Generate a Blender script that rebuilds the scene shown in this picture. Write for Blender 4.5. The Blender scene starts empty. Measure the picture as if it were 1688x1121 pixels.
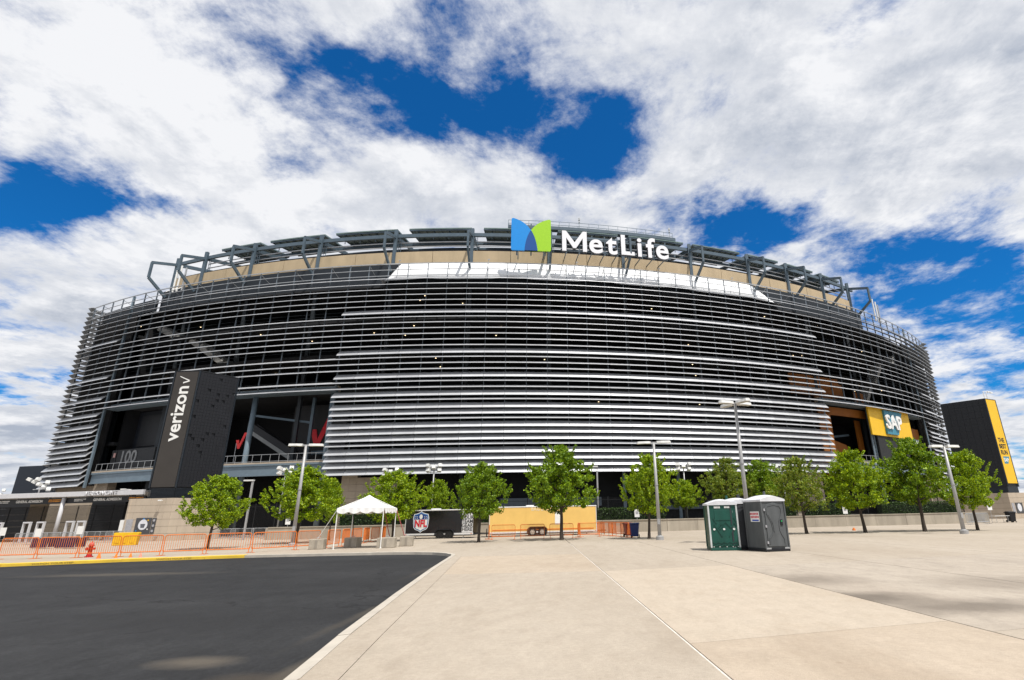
import bpy, bmesh, math, random
from mathutils import Vector, Matrix

# ------------------------------------------------------------------ camera, sky, sun, exposure
scene = bpy.context.scene
col = scene.collection
rad = math.radians
F_PX, X0, Y0, PITCH, ROLL, EYE = 869.55, 947.07, 559.42, 0.32293, -0.020629, 1.65
_c, _s = math.cos(PITCH), math.sin(PITCH)
_r, _u, CF = Vector((1, 0, 0)), Vector((0, -_s, _c)), Vector((0, _c, _s))
CR = _r * math.cos(ROLL) + _u * math.sin(ROLL)
CU = _u * math.cos(ROLL) - _r * math.sin(ROLL)

cam_data = bpy.data.cameras.new('camera')
cam_data.sensor_width = 36.0
cam_data.lens = F_PX / 1688 * 36
cam_data.shift_x = -(X0 - 844) / 1688
cam_data.shift_y = (Y0 - 560.5) / 1688
cam_data.clip_start = 0.1
cam_data.clip_end = 9000
camera = bpy.data.objects.new('camera', cam_data)
m = Matrix((CR, CU, -CF)).transposed().to_4x4()
m.translation = Vector((0, 0, EYE))
camera.matrix_world = m
col.objects.link(camera)
scene.camera = camera

SUN_AZ, SUN_EL = 41.0, 64.0            # degrees right of straight behind the camera, elevation
sun_to = Vector((math.sin(rad(SUN_AZ)) * math.cos(rad(SUN_EL)), -math.cos(rad(SUN_AZ)) * math.cos(rad(SUN_EL)), math.sin(rad(SUN_EL))))
sun_data = bpy.data.lights.new('sun', 'SUN')
sun_data.energy = 5.0
sun_data.angle = rad(0.53)
sun_data.color = (1.0, 0.955, 0.89)
sun = bpy.data.objects.new('sun', sun_data)
sun.rotation_euler = sun_to.to_track_quat('Z', 'Y').to_euler()
sun.location = (20, -40, 80)
col.objects.link(sun)

scene.view_settings.view_transform = 'Standard'
scene.view_settings.look = 'None'
scene.view_settings.exposure = 0.0
scene.view_settings.gamma = 1.0
scene.render.film_transparent = False
scene.cycles.max_bounces = 6
scene.cycles.diffuse_bounces = 3
scene.cycles.transparent_max_bounces = 8

def ray(px, py):
    return (CR * ((px - X0) / F_PX) - CU * ((py - Y0) / F_PX) + CF)
def on_ground(px, py, z=0.0):
    d = ray(px, py); t = (z - EYE) / d.z
    return Vector((d.x * t, d.y * t, z))
def at_depth(px, py, Y):
    d = ray(px, py); t = Y / d.y
    return Vector((d.x * t, Y, EYE + d.z * t))

def build_world():
    w = bpy.data.worlds.new('World'); scene.world = w
    w.use_nodes = True
    nt = w.node_tree; N = nt.nodes; L = nt.links
    N.clear()
    out = N.new('ShaderNodeOutputWorld'); bg = N.new('ShaderNodeBackground')
    bg.inputs['Strength'].default_value = 0.092
    L.new(bg.outputs[0], out.inputs[0])
    sky = N.new('ShaderNodeTexSky'); sky.sky_type = 'NISHITA'; sky.sun_disc = False
    sky.sun_elevation = rad(SUN_EL); sky.sun_rotation = rad(180 - SUN_AZ)
    sky.air_density = 1.0; sky.dust_density = 0.4; sky.ozone_density = 2.2
    def M(op, a, b=None, c=None, clamp=False):
        n = N.new('ShaderNodeMath'); n.operation = op; n.use_clamp = clamp
        for i, v in enumerate((a, b, c)):
            if v is None: continue
            if isinstance(v, (int, float)): n.inputs[i].default_value = v
            else: L.new(v, n.inputs[i])
        return n.outputs[0]
    tc = N.new('ShaderNodeTexCoord'); sep = N.new('ShaderNodeSeparateXYZ')
    L.new(tc.outputs['Generated'], sep.inputs[0])
    dx, dy, dz = sep.outputs
    h = M('ADD', M('MAXIMUM', dz, 0.0), 0.16)
    u = M('DIVIDE', dx, h); v = M('DIVIDE', dy, h)
    comb = N.new('ShaderNodeCombineXYZ'); L.new(u, comb.inputs[0]); L.new(v, comb.inputs[1])
    def noise(vec, scale, detail, rough, dist=0.0, off=(0, 0, 0), stretch=(1, 1, 1), lac=2.1):
        mp = N.new('ShaderNodeMapping'); mp.inputs['Location'].default_value = off; mp.inputs['Scale'].default_value = stretch
        L.new(vec, mp.inputs[0])
        n = N.new('ShaderNodeTexNoise'); n.inputs['Scale'].default_value = scale; n.inputs['Detail'].default_value = detail
        n.inputs['Roughness'].default_value = rough; n.inputs['Distortion'].default_value = dist
        n.inputs['Lacunarity'].default_value = lac
        L.new(mp.outputs[0], n.inputs['Vector'])
        return n.outputs['Fac']
    # the blue gaps between the cloud banks, as directions in the sky (tangents about the north axis)
    fwd = M('GREATER_THAN', dy, 0.02)
    sy = M('MAXIMUM', dy, 0.02)
    tu = M('DIVIDE', dx, sy); tv = M('DIVIDE', dz, sy)
    # wobble so that the gaps get ragged borders
    wob = noise(comb.outputs[0], 2.6, 5, 0.62, 0.3, (3.1, 7.7, 0))
    wob2 = noise(comb.outputs[0], 2.6, 5, 0.62, 0.3, (13.1, 2.7, 0))
    tu = M('ADD', tu, M('MULTIPLY', M('SUBTRACT', wob, 0.5), 0.30))
    tv = M('ADD', tv, M('MULTIPLY', M('SUBTRACT', wob2, 0.5), 0.26))
    gaps = [(520, 150, 66, 52, 1.0), (610, 195, 85, 44, .9), (735, 60, 95, 95, .95), (650, 110, 60, 60, .6), (800, 150, 55, 55, .6), (950, 262, 70, 38, 1.0), (1005, 195, 34, 34, .5),
            (60, 318, 110, 30, 1.0), (255, 330, 80, 18, .7), (1205, 372, 85, 30, 1.0), (1290, 350, 80, 28, .6), (1620, 430, 80, 36, .9),
            (1560, 505, 130, 32, 1.0), (1620, 590, 110, 26, .9), (1360, 85, 50, 40, .45), (300, 85, 70, 40, .6), (1440, 30, 60, 30, .4), (1640, 640, 60, 14, .6), (20, 640, 50, 14, .8),
            (1480, 400, 120, 26, .5), (850, 120, 36, 60, .5), (1660, 500, 60, 20, .8), (530, 380, 40, 18, .5), (10, 520, 30, 14, .6)]
    gap = None
    for (px, py, sx, syy, k) in gaps:
        d = ray(px, py); cu, cv = d.x / d.y, d.z / d.y
        e1 = ray(px + sx, py); e2 = ray(px, py - syy)
        wu = abs(e1.x / e1.y - cu); wv = abs(e2.z / e2.y - cv)
        a = M('MULTIPLY', M('SUBTRACT', tu, cu), 1 / wu); b = M('MULTIPLY', M('SUBTRACT', tv, cv), 1 / wv)
        q = M('ADD', M('MULTIPLY', a, a), M('MULTIPLY', b, b))
        g = M('MULTIPLY', M('EXPONENT', M('MULTIPLY', q, -0.45)), k)
        gap = g if gap is None else M('ADD', gap, g)
    gap = M('MULTIPLY', M('MINIMUM', gap, 1.0), fwd)
    def density(vec, det=11):
        big = noise(vec, 1.3, 3, 0.55, 0.5, (4.2, 1.3, 0))
        fine = noise(vec, 3.3, det, 0.64, 0.15, (0.7, 5.1, 0.3))
        wisp = noise(vec, 2.1, det - 2, 0.68, 0.6, (6.7, 2.2, 0), (1.15, 0.9, 1))
        d = M('ADD', M('MULTIPLY', big, 0.75), M('MULTIPLY', fine, 1.4))
        return M('ADD', d, M('MULTIPLY', wisp, 0.6)), fine
    d1, fine1 = density(comb.outputs[0])
    shift = N.new('ShaderNodeVectorMath'); shift.operation = 'ADD'
    L.new(comb.outputs[0], shift.inputs[0]); shift.inputs[1].default_value = (0.035, -0.07, 0)
    d2, fine2 = density(shift.outputs[0], 8)
    dens = M('SUBTRACT', M('ADD', d1, -1.16), M('MULTIPLY', gap, 0.36))
    sm = N.new('ShaderNodeMapRange'); sm.interpolation_type = 'SMOOTHSTEP'
    L.new(dens, sm.inputs[0]); sm.inputs[1].default_value = -0.20; sm.inputs[2].default_value = 0.19
    cover = sm.outputs[0]
    # self shading: parts that have more cloud towards the sun, and thick banks, are greyer
    thick = M('MULTIPLY', M('ADD', dens, 0.08), 3.0, clamp=True)
    shade = noise(comb.outputs[0], 0.85, 6, 0.58, 0.4, (5.4, 1.9, 0), (0.75, 1.4, 1))
    g1 = M('MULTIPLY', M('SUBTRACT', shade, 0.44), 3.0)
    g2 = M('MULTIPLY', M('SUBTRACT', d2, d1), 1.7)
    g3 = M('MULTIPLY', M('SUBTRACT', fine1, 0.5), -0.6)
    grey = M('MULTIPLY', thick, M('ADD', M('ADD', g1, g2), M('ADD', g3, 0.22), clamp=True), clamp=True)
    bright = N.new('ShaderNodeMix'); bright.data_type = 'RGBA'
    bright.inputs['A'].default_value = (9.9, 10.0, 10.3, 1); bright.inputs['B'].default_value = (4.7, 5.25, 6.3, 1)
    L.new(grey, bright.inputs['Factor'])
    tint = N.new('ShaderNodeMix'); tint.data_type = 'RGBA'; tint.blend_type = 'MULTIPLY'; tint.inputs['Factor'].default_value = 1.0
    tint.inputs['B'].default_value = (0.08, 0.74, 1.36, 1)
    L.new(sky.outputs[0], tint.inputs['A'])
    mix = N.new('ShaderNodeMix'); mix.data_type = 'RGBA'
    L.new(cover, mix.inputs['Factor']); L.new(tint.outputs['Result'], mix.inputs['A']); L.new(bright.outputs['Result'], mix.inputs['B'])
    L.new(mix.outputs['Result'], bg.inputs['Color'])
build_world()

# ------------------------------------------------------------------ materials
MATS = {}
def mat(name, color, rough=0.6, metal=0.0, var=0.12, scale=3.0, bump=0.0, bscale=40.0, emit=None, spec=0.4, kind=None, stretch=(1, 1, 1)):
    if name in MATS: return MATS[name]
    mt = bpy.data.materials.new(name); mt.use_nodes = True
    nt = mt.node_tree; N = nt.nodes; L = nt.links
    b = N['Principled BSDF']
    b.inputs['Roughness'].default_value = rough; b.inputs['Metallic'].default_value = metal
    b.inputs['Specular IOR Level'].default_value = spec
    tc = N.new('ShaderNodeTexCoord')
    mp = N.new('ShaderNodeMapping'); mp.inputs['Scale'].default_value = stretch
    L.new(tc.outputs['Object'], mp.inputs[0])
    nz = N.new('ShaderNodeTexNoise'); nz.inputs['Scale'].default_value = scale; nz.inputs['Detail'].default_value = 6; nz.inputs['Roughness'].default_value = 0.65
    L.new(mp.outputs[0], nz.inputs['Vector'])
    ramp = N.new('ShaderNodeMapRange'); ramp.inputs[1].default_value = 0.3; ramp.inputs[2].default_value = 0.7
    ramp.inputs[3].default_value = 1 - var; ramp.inputs[4].default_value = 1 + var
    L.new(nz.outputs['Fac'], ramp.inputs[0])
    mul = N.new('ShaderNodeMix'); mul.data_type = 'RGBA'; mul.blend_type = 'MULTIPLY'; mul.inputs['Factor'].default_value = 1
    mul.inputs['A'].default_value = (*color, 1)
    L.new(ramp.outputs[0], mul.inputs['B'])
    L.new(mul.outputs['Result'], b.inputs['Base Color'])
    if bump:
        n2 = N.new('ShaderNodeTexNoise'); n2.inputs['Scale'].default_value = bscale; n2.inputs['Detail'].default_value = 5
        L.new(mp.outputs[0], n2.inputs['Vector'])
        bp = N.new('ShaderNodeBump'); bp.inputs['Strength'].default_value = bump; bp.inputs['Distance'].default_value = 0.02
        L.new(n2.outputs['Fac'], bp.inputs['Height']); L.new(bp.outputs[0], b.inputs['Normal'])
    if emit:
        b.inputs['Emission Color'].default_value = (*emit[0], 1); b.inputs['Emission Strength'].default_value = emit[1]
    MATS[name] = mt
    return mt

def ground_mat(name, c1, c2, dark, grain=90.0, streak=(0.35, 0.12, 1), stain=0.5, rough=0.85, cracks=0.0, spots=(), mott=0.09):
    mt = bpy.data.materials.new(name); mt.use_nodes = True
    nt = mt.node_tree; N = nt.nodes; L = nt.links; b = N['Principled BSDF']
    b.inputs['Roughness'].default_value = rough; b.inputs['Specular IOR Level'].default_value = 0.25
    geo = N.new('ShaderNodeNewGeometry')
    def noise(scale, detail, st=(1, 1, 1), off=(0, 0, 0), rough_=0.6):
        mp = N.new('ShaderNodeMapping'); mp.inputs['Scale'].default_value = st; mp.inputs['Location'].default_value = off
        L.new(geo.outputs['Position'], mp.inputs[0])
        n = N.new('ShaderNodeTexNoise'); n.inputs['Scale'].default_value = scale; n.inputs['Detail'].default_value = detail; n.inputs['Roughness'].default_value = rough_
        L.new(mp.outputs[0], n.inputs['Vector']); return n.outputs['Fac']
    def rng(v, a, b_, c=0.0, d=1.0):
        r = N.new('ShaderNodeMapRange'); r.inputs[1].default_value = a; r.inputs[2].default_value = b_; r.inputs[3].default_value = c; r.inputs[4].default_value = d
        L.new(v, r.inputs[0]); return r.outputs[0]
    def mix(fac, A, B, mode='MIX'):
        n = N.new('ShaderNodeMix'); n.data_type = 'RGBA'; n.blend_type = mode
        if isinstance(fac, float): n.inputs['Factor'].default_value = fac
        else: L.new(fac, n.inputs['Factor'])
        for k, v in (('A', A), ('B', B)):
            if isinstance(v, tuple): n.inputs[k].default_value = (*v, 1)
            else: L.new(v, n.inputs[k])
        return n.outputs['Result']
    base = mix(rng(noise(0.5, 7, streak), 0.35, 0.65), c1, c2)
    base = mix(rng(noise(0.22, 6, (1, 0.55, 1), (7, 3, 0)), 0.56, 0.78, 0, stain), base, dark)
    base = mix(rng(noise(2.2, 8, (1, 0.6, 1), (2, 9, 0), 0.7), 0.5, 0.75, 0, stain * 0.55), base, dark)
    g = rng(noise(grain, 3), 0.25, 0.75, 0.72, 1.28)
    base = mix(1.0, base, g, 'MULTIPLY')
    g2 = rng(noise(14, 5, (1, 1, 1), (1, 1, 0), 0.7), 0.3, 0.7, 1 - mott, 1 + mott)
    g3 = rng(noise(3.5, 6, (1, 0.45, 1), (4, 8, 0), 0.7), 0.3, 0.7, 1 - mott * 0.8, 1 + mott * 0.8)
    base = mix(1.0, base, g3, 'MULTIPLY')
    base = mix(1.0, base, g2, 'MULTIPLY')
    vg = N.new('ShaderNodeTexVoronoi'); vg.inputs['Scale'].default_value = 0.9; L.new(geo.outputs['Position'], vg.inputs['Vector'])
    sg_ = N.new('ShaderNodeSeparateColor'); L.new(vg.outputs['Color'], sg_.inputs[0])
    ds_ = N.new('ShaderNodeMath'); ds_.operation = 'MULTIPLY'; L.new(rng(vg.outputs['Distance'], 0.018, 0.05, 1, 0), ds_.inputs[0]); L.new(rng(sg_.outputs[0], 0.45, 0.5, 0, 0.55), ds_.inputs[1])
    base = mix(ds_.outputs[0], base, dark)
    base = mix(rng(noise(0.9, 9, (1, 0.28, 1), (5, 5, 0), 0.72), 0.52, 0.8, 0, 0.45), base, dark)
    base = mix(rng(noise(1.3, 8, (0.5, 1, 1), (15, 2, 0), 0.7), 0.55, 0.8, 0, 0.4), base, tuple(min(1, k_ * 1.22) for k_ in c1))
    if cracks:
        vo = N.new('ShaderNodeTexVoronoi'); vo.feature = 'DISTANCE_TO_EDGE'; vo.inputs['Scale'].default_value = 0.11
        wn = N.new('ShaderNodeTexNoise'); wn.inputs['Scale'].default_value = 1.2; wn.inputs['Detail'].default_value = 5
        L.new(geo.outputs['Position'], wn.inputs['Vector'])
        ad = N.new('ShaderNodeVectorMath'); ad.operation = 'MULTIPLY_ADD'; ad.inputs[1].default_value = (1.6, 1.6, 0)
        L.new(wn.outputs['Color'], ad.inputs[0]); L.new(geo.outputs['Position'], ad.inputs[2]); L.new(ad.outputs[0], vo.inputs['Vector'])
        base = mix(rng(vo.outputs['Distance'], 0.0015, 0.0045, cracks, 0.0), base, (0.012, 0.012, 0.013))
    for (sx_, sy_, rx_s, ry_s, colr, k) in spots:      # stains and sand with soft ragged borders
        mp = N.new('ShaderNodeMapping'); mp.vector_type = 'TEXTURE'; mp.inputs['Location'].default_value = (sx_, sy_, 0); mp.inputs['Scale'].default_value = (rx_s, ry_s, 1)
        wn = N.new('ShaderNodeTexNoise'); wn.inputs['Scale'].default_value = 1.1; wn.inputs['Detail'].default_value = 7; wn.inputs['Roughness'].default_value = 0.7
        L.new(geo.outputs['Position'], wn.inputs['Vector'])
        ad = N.new('ShaderNodeVectorMath'); ad.operation = 'MULTIPLY_ADD'; ad.inputs[1].default_value = (rx_s * 0.9, ry_s * 0.9, 0)
        sb_ = N.new('ShaderNodeVectorMath'); sb_.operation = 'SUBTRACT'; sb_.inputs[1].default_value = (.5, .5, .5); L.new(wn.outputs['Color'], sb_.inputs[0])
        L.new(sb_.outputs[0], ad.inputs[0]); L.new(geo.outputs['Position'], ad.inputs[2]); L.new(ad.outputs[0], mp.inputs[0])
        sp_ = N.new('ShaderNodeSeparateXYZ'); L.new(mp.outputs[0], sp_.inputs[0])
        cb_ = N.new('ShaderNodeCombineXYZ'); L.new(sp_.outputs[0], cb_.inputs[0]); L.new(sp_.outputs[1], cb_.inputs[1])
        ln = N.new('ShaderNodeVectorMath'); ln.operation = 'LENGTH'; L.new(cb_.outputs[0], ln.inputs[0])
        base = mix(rng(ln.outputs['Value'], 0.25, 1.0, k, 0.0), base, mix(1.0, colr, g, 'MULTIPLY'))
    L.new(base, b.inputs['Base Color'])
    bp = N.new('ShaderNodeBump'); bp.inputs['Strength'].default_value = 0.35; bp.inputs['Distance'].default_value = 0.01
    L.new(noise(grain * 0.8, 4), bp.inputs['Height']); L.new(bp.outputs[0], b.inputs['Normal'])
    MATS[name] = mt
    return mt

# ------------------------------------------------------------------ mesh helpers
class MB:
    def __init__(s): s.v = []; s.f = []
    def add(s, vs, fs):
        o = len(s.v); s.v += [tuple(p) for p in vs]; s.f += [tuple(i + o for i in f) for f in fs]; return s
    def box(s, c, d, rz=0.0, rx=0.0, ry=0.0):
        x, y, z = d[0] / 2, d[1] / 2, d[2] / 2
        vs = [Vector((a * x, b * y, e * z)) for a in (-1, 1) for b in (-1, 1) for e in (-1, 1)]
        if rz or rx or ry:
            R = Matrix.Rotation(rz, 3, 'Z') @ Matrix.Rotation(rx, 3, 'X') @ Matrix.Rotation(ry, 3, 'Y')
            vs = [R @ p for p in vs]
        c = Vector(c)
        return s.add([p + c for p in vs], [(0, 1, 3, 2), (4, 6, 7, 5), (0, 4, 5, 1), (2, 3, 7, 6), (0, 2, 6, 4), (1, 5, 7, 3)])
    def bbox(s, a, b):
        return s.box([(a[i] + b[i]) / 2 for i in range(3)], [abs(b[i] - a[i]) for i in range(3)])
    def beam(s, a, b, w, h, up=(0, 0, 1)):
        a, b = Vector(a), Vector(b); d = (b - a).normalized(); up = Vector(up)
        if abs(d.dot(up)) > 0.99: up = Vector((0, 1, 0)) if abs(d.y) < 0.9 else Vector((1, 0, 0))
        x = d.cross(up).normalized(); y = x.cross(d)
        vs = []
        for p in (a, b):
            for (i, j) in ((-1, -1), (1, -1), (1, 1), (-1, 1)):
                vs.append(p + x * (i * w / 2) + y * (j * h / 2))
        return s.add(vs, [(3, 2, 1, 0), (4, 5, 6, 7), (0, 1, 5, 4), (1, 2, 6, 5), (2, 3, 7, 6), (3, 0, 4, 7)])
    def tube(s, a, b, r0, r1=None, n=8, caps=True):
        r1 = r0 if r1 is None else r1
        a, b = Vector(a), Vector(b); d = (b - a).normalized()
        up = Vector((0, 0, 1)) if abs(d.z) < 0.95 else Vector((1, 0, 0))
        x = d.cross(up).normalized(); y = x.cross(d)
        vs = []
        for p, r in ((a, r0), (b, r1)):
            for i in range(n):
                t = 2 * math.pi * i / n
                vs.append(p + x * (r * math.cos(t)) + y * (r * math.sin(t)))
        fs = [(i, (i + 1) % n, n + (i + 1) % n, n + i) for i in range(n)]
        if caps: fs += [tuple(range(n - 1, -1, -1)), tuple(range(n, 2 * n))]
        return s.add(vs, fs)
    def path(s, pts, r, n=8):
        for a, b in zip(pts, pts[1:]): s.tube(a, b, r, r, n)
        return s
    def lathe(s, prof, n=12, c=(0, 0, 0)):
        vs = []
        for (r, z) in prof:
            for i in range(n):
                t = 2 * math.pi * i / n; vs.append((c[0] + r * math.cos(t), c[1] + r * math.sin(t), c[2] + z))
        fs = []
        for k in range(len(prof) - 1):
            for i in range(n):
                j = (i + 1) % n; fs.append((k * n + i, k * n + j, (k + 1) * n + j, (k + 1) * n + i))
        fs += [tuple(range(n - 1, -1, -1)), tuple((len(prof) - 1) * n + i for i in range(n))]
        return s.add(vs, fs)
    def prism(s, pts, axis, a, b):
        # pts: 2-D polygon; axis 'y': (x,z) outline from y=a to y=b; 'z': (x,y); 'x': (y,z)
        def P(p, t):
            return (p[0], t, p[1]) if axis == 'y' else ((p[0], p[1], t) if axis == 'z' else (t, p[0], p[1]))
        n = len(pts)
        vs = [P(p, a) for p in pts] + [P(p, b) for p in pts]
        fs = [tuple(range(n)), tuple(range(2 * n - 1, n - 1, -1))] + [(i, n + i, n + (i + 1) % n, (i + 1) % n) for i in range(n)]
        return s.add(vs, fs)
    def mesh(s, name):
        me = bpy.data.meshes.new(name); me.from_pydata(s.v, [], s.f); me.update()
        bm = bmesh.new(); bm.from_mesh(me); bmesh.ops.recalc_face_normals(bm, faces=bm.faces); bm.to_mesh(me); bm.free()
        return me
    def build(s, name, material, parent=None, smooth=False, bevel=0.0, kind=None):
        me = s.mesh(name); me.materials.append(material)
        o = bpy.data.objects.new(name, me); col.objects.link(o)
        if smooth: me.shade_smooth() if hasattr(me, 'shade_smooth') else [setattr(p, 'use_smooth', True) for p in me.polygons]
        if bevel:
            md = o.modifiers.new('bevel', 'BEVEL'); md.width = bevel; md.segments = 2; md.limit_method = 'ANGLE'
        if parent is not None: o.parent = parent
        if kind: o['kind'] = kind
        return o

def tag(o, label, cat, group=None):
    o['label'] = label; o['category'] = cat
    if group: o['group'] = group
    return o
def thing(name, label, cat, loc=(0, 0, 0), rz=0.0, group=None):
    o = bpy.data.objects.new(name, None); o.empty_display_size = 0.3
    o.location = loc; o.rotation_euler = (0, 0, rz); col.objects.link(o)
    return tag(o, label, cat, group)
def struct(o): o['kind'] = 'structure'; return o
def copy_tree(o, parent=None):
    c = o.copy(); col.objects.link(c)
    if parent is not None: c.parent = parent
    for ch in o.children: copy_tree(ch, c)
    return c

def text(body, size, material, parent=None, loc=(0, 0, 0), rz=0.0, rot=0.0, extrude=0.01, bold=0.0, align='CENTER', name='lettering', shear=0.0, sx=1.0, sub=False):
    cu = bpy.data.curves.new(name, 'FONT'); cu.body = body; cu.size = size; cu.extrude = extrude; cu.offset = bold
    cu.align_x = align; cu.align_y = 'CENTER'; cu.shear = shear; cu.resolution_u = 3
    ob = bpy.data.objects.new('tmp', cu); col.objects.link(ob)
    dg = bpy.context.evaluated_depsgraph_get()
    me = bpy.data.meshes.new_from_object(ob.evaluated_get(dg))
    bpy.data.objects.remove(ob); bpy.data.curves.remove(cu)
    me.transform(Matrix.Translation(Vector(loc)) @ Matrix.Rotation(rz, 4, 'Z') @ Matrix.Rotation(rad(90), 4, 'X') @ Matrix.Rotation(rot, 4, 'Z') @ Matrix.Diagonal((sx, 1, 1, 1)))
    me.materials.clear(); me.materials.append(material)
    o = bpy.data.objects.new(name, me); col.objects.link(o)
    if parent is not None: o.parent = parent
    return o

# shared palette
def vary_pieces(mt, lo, hi):
    # each separate piece of sheet metal has a slightly different finish
    nt = mt.node_tree; N = nt.nodes; L = nt.links; b = N['Principled BSDF']
    src = b.inputs['Base Color'].links[0].from_socket
    geo = N.new('ShaderNodeNewGeometry'); oi = N.new('ShaderNodeObjectInfo')
    ad = N.new('ShaderNodeMath'); ad.operation = 'ADD'; L.new(geo.outputs['Random Per Island'], ad.inputs[0]); L.new(oi.outputs['Random'], ad.inputs[1])
    fr = N.new('ShaderNodeMath'); fr.operation = 'FRACT'; L.new(ad.outputs[0], fr.inputs[0])
    mr = N.new('ShaderNodeMapRange'); mr.inputs[3].default_value = lo; mr.inputs[4].default_value = hi; L.new(fr.outputs[0], mr.inputs[0])
    mu = N.new('ShaderNodeMix'); mu.data_type = 'RGBA'; mu.blend_type = 'MULTIPLY'; mu.inputs['Factor'].default_value = 1
    L.new(src, mu.inputs['A']); L.new(mr.outputs[0], mu.inputs['B']); L.new(mu.outputs['Result'], b.inputs['Base Color'])
ALU = mat('brushed_aluminium', (0.60, 0.61, 0.63), 0.40, 0.45, 0.07, 0.6, spec=0.5)
vary_pieces(ALU, 0.90, 1.06)
ALUB = mat('shaded_louver_back', (0.27, 0.285, 0.30), 0.5, 0.3, 0.1)  # darker grey puts the underside shade into the louver colour
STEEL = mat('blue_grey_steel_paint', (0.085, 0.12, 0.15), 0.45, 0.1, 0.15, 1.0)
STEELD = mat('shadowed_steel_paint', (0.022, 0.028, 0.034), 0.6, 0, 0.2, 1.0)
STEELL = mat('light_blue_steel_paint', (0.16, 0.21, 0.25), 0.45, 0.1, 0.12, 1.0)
MULL = mat('mullion_grey', (0.17, 0.20, 0.23), 0.5, 0.2, 0.1)
BEIGE = mat('buff_precast_concrete', (0.46, 0.36, 0.23), 0.85, 0, 0.13, 0.5, 0.2, 12, stretch=(1, 1, 0.3))
PRECAST = mat('pale_precast_concrete', (0.44, 0.37, 0.29), 0.85, 0, 0.12, 0.6, 0.2, 15, stretch=(1, 1, 0.25))
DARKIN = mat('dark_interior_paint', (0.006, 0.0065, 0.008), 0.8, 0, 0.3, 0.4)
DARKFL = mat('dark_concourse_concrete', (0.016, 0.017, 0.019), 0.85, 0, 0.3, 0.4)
BLACK = mat('black_paint', (0.010, 0.011, 0.014), 0.5, 0, 0.2)
BLACKF = mat('black_fence_steel', (0.012, 0.013, 0.015), 0.5, 0.2, 0.2)
WHITE = mat('white_paint', (0.78, 0.78, 0.76), 0.5, 0, 0.05)
FABRIC = mat('white_membrane_fabric', (0.80, 0.81, 0.82), 0.7, 0, 0.06, 0.5)
GALV = mat('galvanised_steel', (0.42, 0.43, 0.44), 0.45, 0.5, 0.12, 2.0)
GREYST = mat('pale_stair_soffit', (0.34, 0.34, 0.33), 0.8, 0, 0.25, 0.8)
ORANGE = mat('orange_barrier_paint', (0.66, 0.17, 0.025), 0.5, 0, 0.12, 1.5)
RED = mat('red_sign_paint', (0.72, 0.02, 0.035), 0.5, 0, 0.05)
YELLOW = mat('yellow_sign_paint', (0.78, 0.47, 0.02), 0.55, 0, 0.06, 0.7)
AMBER = mat('amber_wall_paint', (0.24, 0.078, 0.005), 0.65, 0, 0.12, 0.5)
TEALB = mat('teal_blue_sign', (0.05, 0.23, 0.33), 0.5, 0, 0.06)
RUBBER = mat('black_rubber', (0.014, 0.014, 0.014), 0.8, 0, 0.2)
LAMPGLOW = mat('lit_downlight', (0.9, 0.8, 0.6), 0.4, emit=((1.0, 0.76, 0.45), 3.0))
# ------------------------------------------------------------------ ground
CONC = ground_mat('plaza_concrete', (0.395, 0.343, 0.28), (0.35, 0.298, 0.237), (0.235, 0.188, 0.14), stain=0.5)
CONC_PALE = ground_mat('plaza_concrete_newer', (0.445, 0.382, 0.308), (0.405, 0.343, 0.27), (0.315, 0.248, 0.18), stain=0.45)
CONC_GREY = ground_mat('plaza_concrete_weathered', (0.40, 0.35, 0.29), (0.35, 0.30, 0.245), (0.14, 0.12, 0.10), stain=0.6, spots=[(*on_ground(1440, 985)[:2], 1.6, 1.0, (0.1, 0.083, 0.066), 0.75), (*on_ground(1600, 1000)[:2], 2.4, 1.1, (0.12, 0.1, 0.08), 0.7), (*on_ground(1330, 955)[:2], 1.6, 1.6, (0.15, 0.125, 0.1), 0.6), (*on_ground(1660, 960)[:2], 2.5, 2.0, (0.17, 0.14, 0.11), 0.5)])
CONC_TAN = ground_mat('plaza_concrete_tan', (0.425, 0.355, 0.28), (0.375, 0.31, 0.235), (0.26, 0.20, 0.145), stain=0.5)
ASPHALT = ground_mat('asphalt', (0.018, 0.0185, 0.020), (0.030, 0.0305, 0.032), (0.012, 0.0122, 0.013), grain=70, streak=(0.3, 0.55, 1), stain=0.8, cracks=0.9, mott=0.26, spots=[(-3.62, 7.6, .20, 2.4, (0.085, 0.073, 0.058), 0.7), (-4.35, 12.5, .18, 4.2, (0.075, 0.065, 0.052), 0.6), (-5.6, 21.5, .22, 5.0, (0.07, 0.06, 0.05), 0.5), (*on_ground(328, 1074)[:2], 0.75, 0.42, (0.13, 0.11, 0.085), 0.6), (*on_ground(200, 941)[:2], 4.5, 0.8, (0.1, 0.087, 0.07), 0.55), (*on_ground(420, 1100)[:2], 0.8, 0.4, (0.07, 0.055, 0.04), 0.5), (*on_ground(300, 1010)[:2], 4, 2.2, (0.019, 0.019, 0.02), 0.5), (*on_ground(640, 950)[:2], 3, 3, (0.018, 0.018, 0.019), 0.5)])
DUST = ground_mat('sand_spill', (0.16, 0.135, 0.105), (0.12, 0.10, 0.08), (0.06, 0.055, 0.05), grain=120)
FAR = ground_mat('far_lot', (0.16, 0.15, 0.13), (0.13, 0.125, 0.11), (0.09, 0.09, 0.085))
KERBC = mat('kerb_concrete', (0.44, 0.40, 0.34), 0.85, 0, 0.15, 1.5, 0.3, 30)
KERBY = mat('kerb_yellow_paint', (0.70, 0.47, 0.045), 0.7, 0, 0.14, 1.2, 0.2, 30)
SEAL = mat('white_joint_sealant', (0.62, 0.58, 0.53), 0.8, 0, 0.2, 3)
DIRTJ = mat('dirty_joint', (0.17, 0.14, 0.11), 0.9, 0, 0.2, 3)

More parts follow.
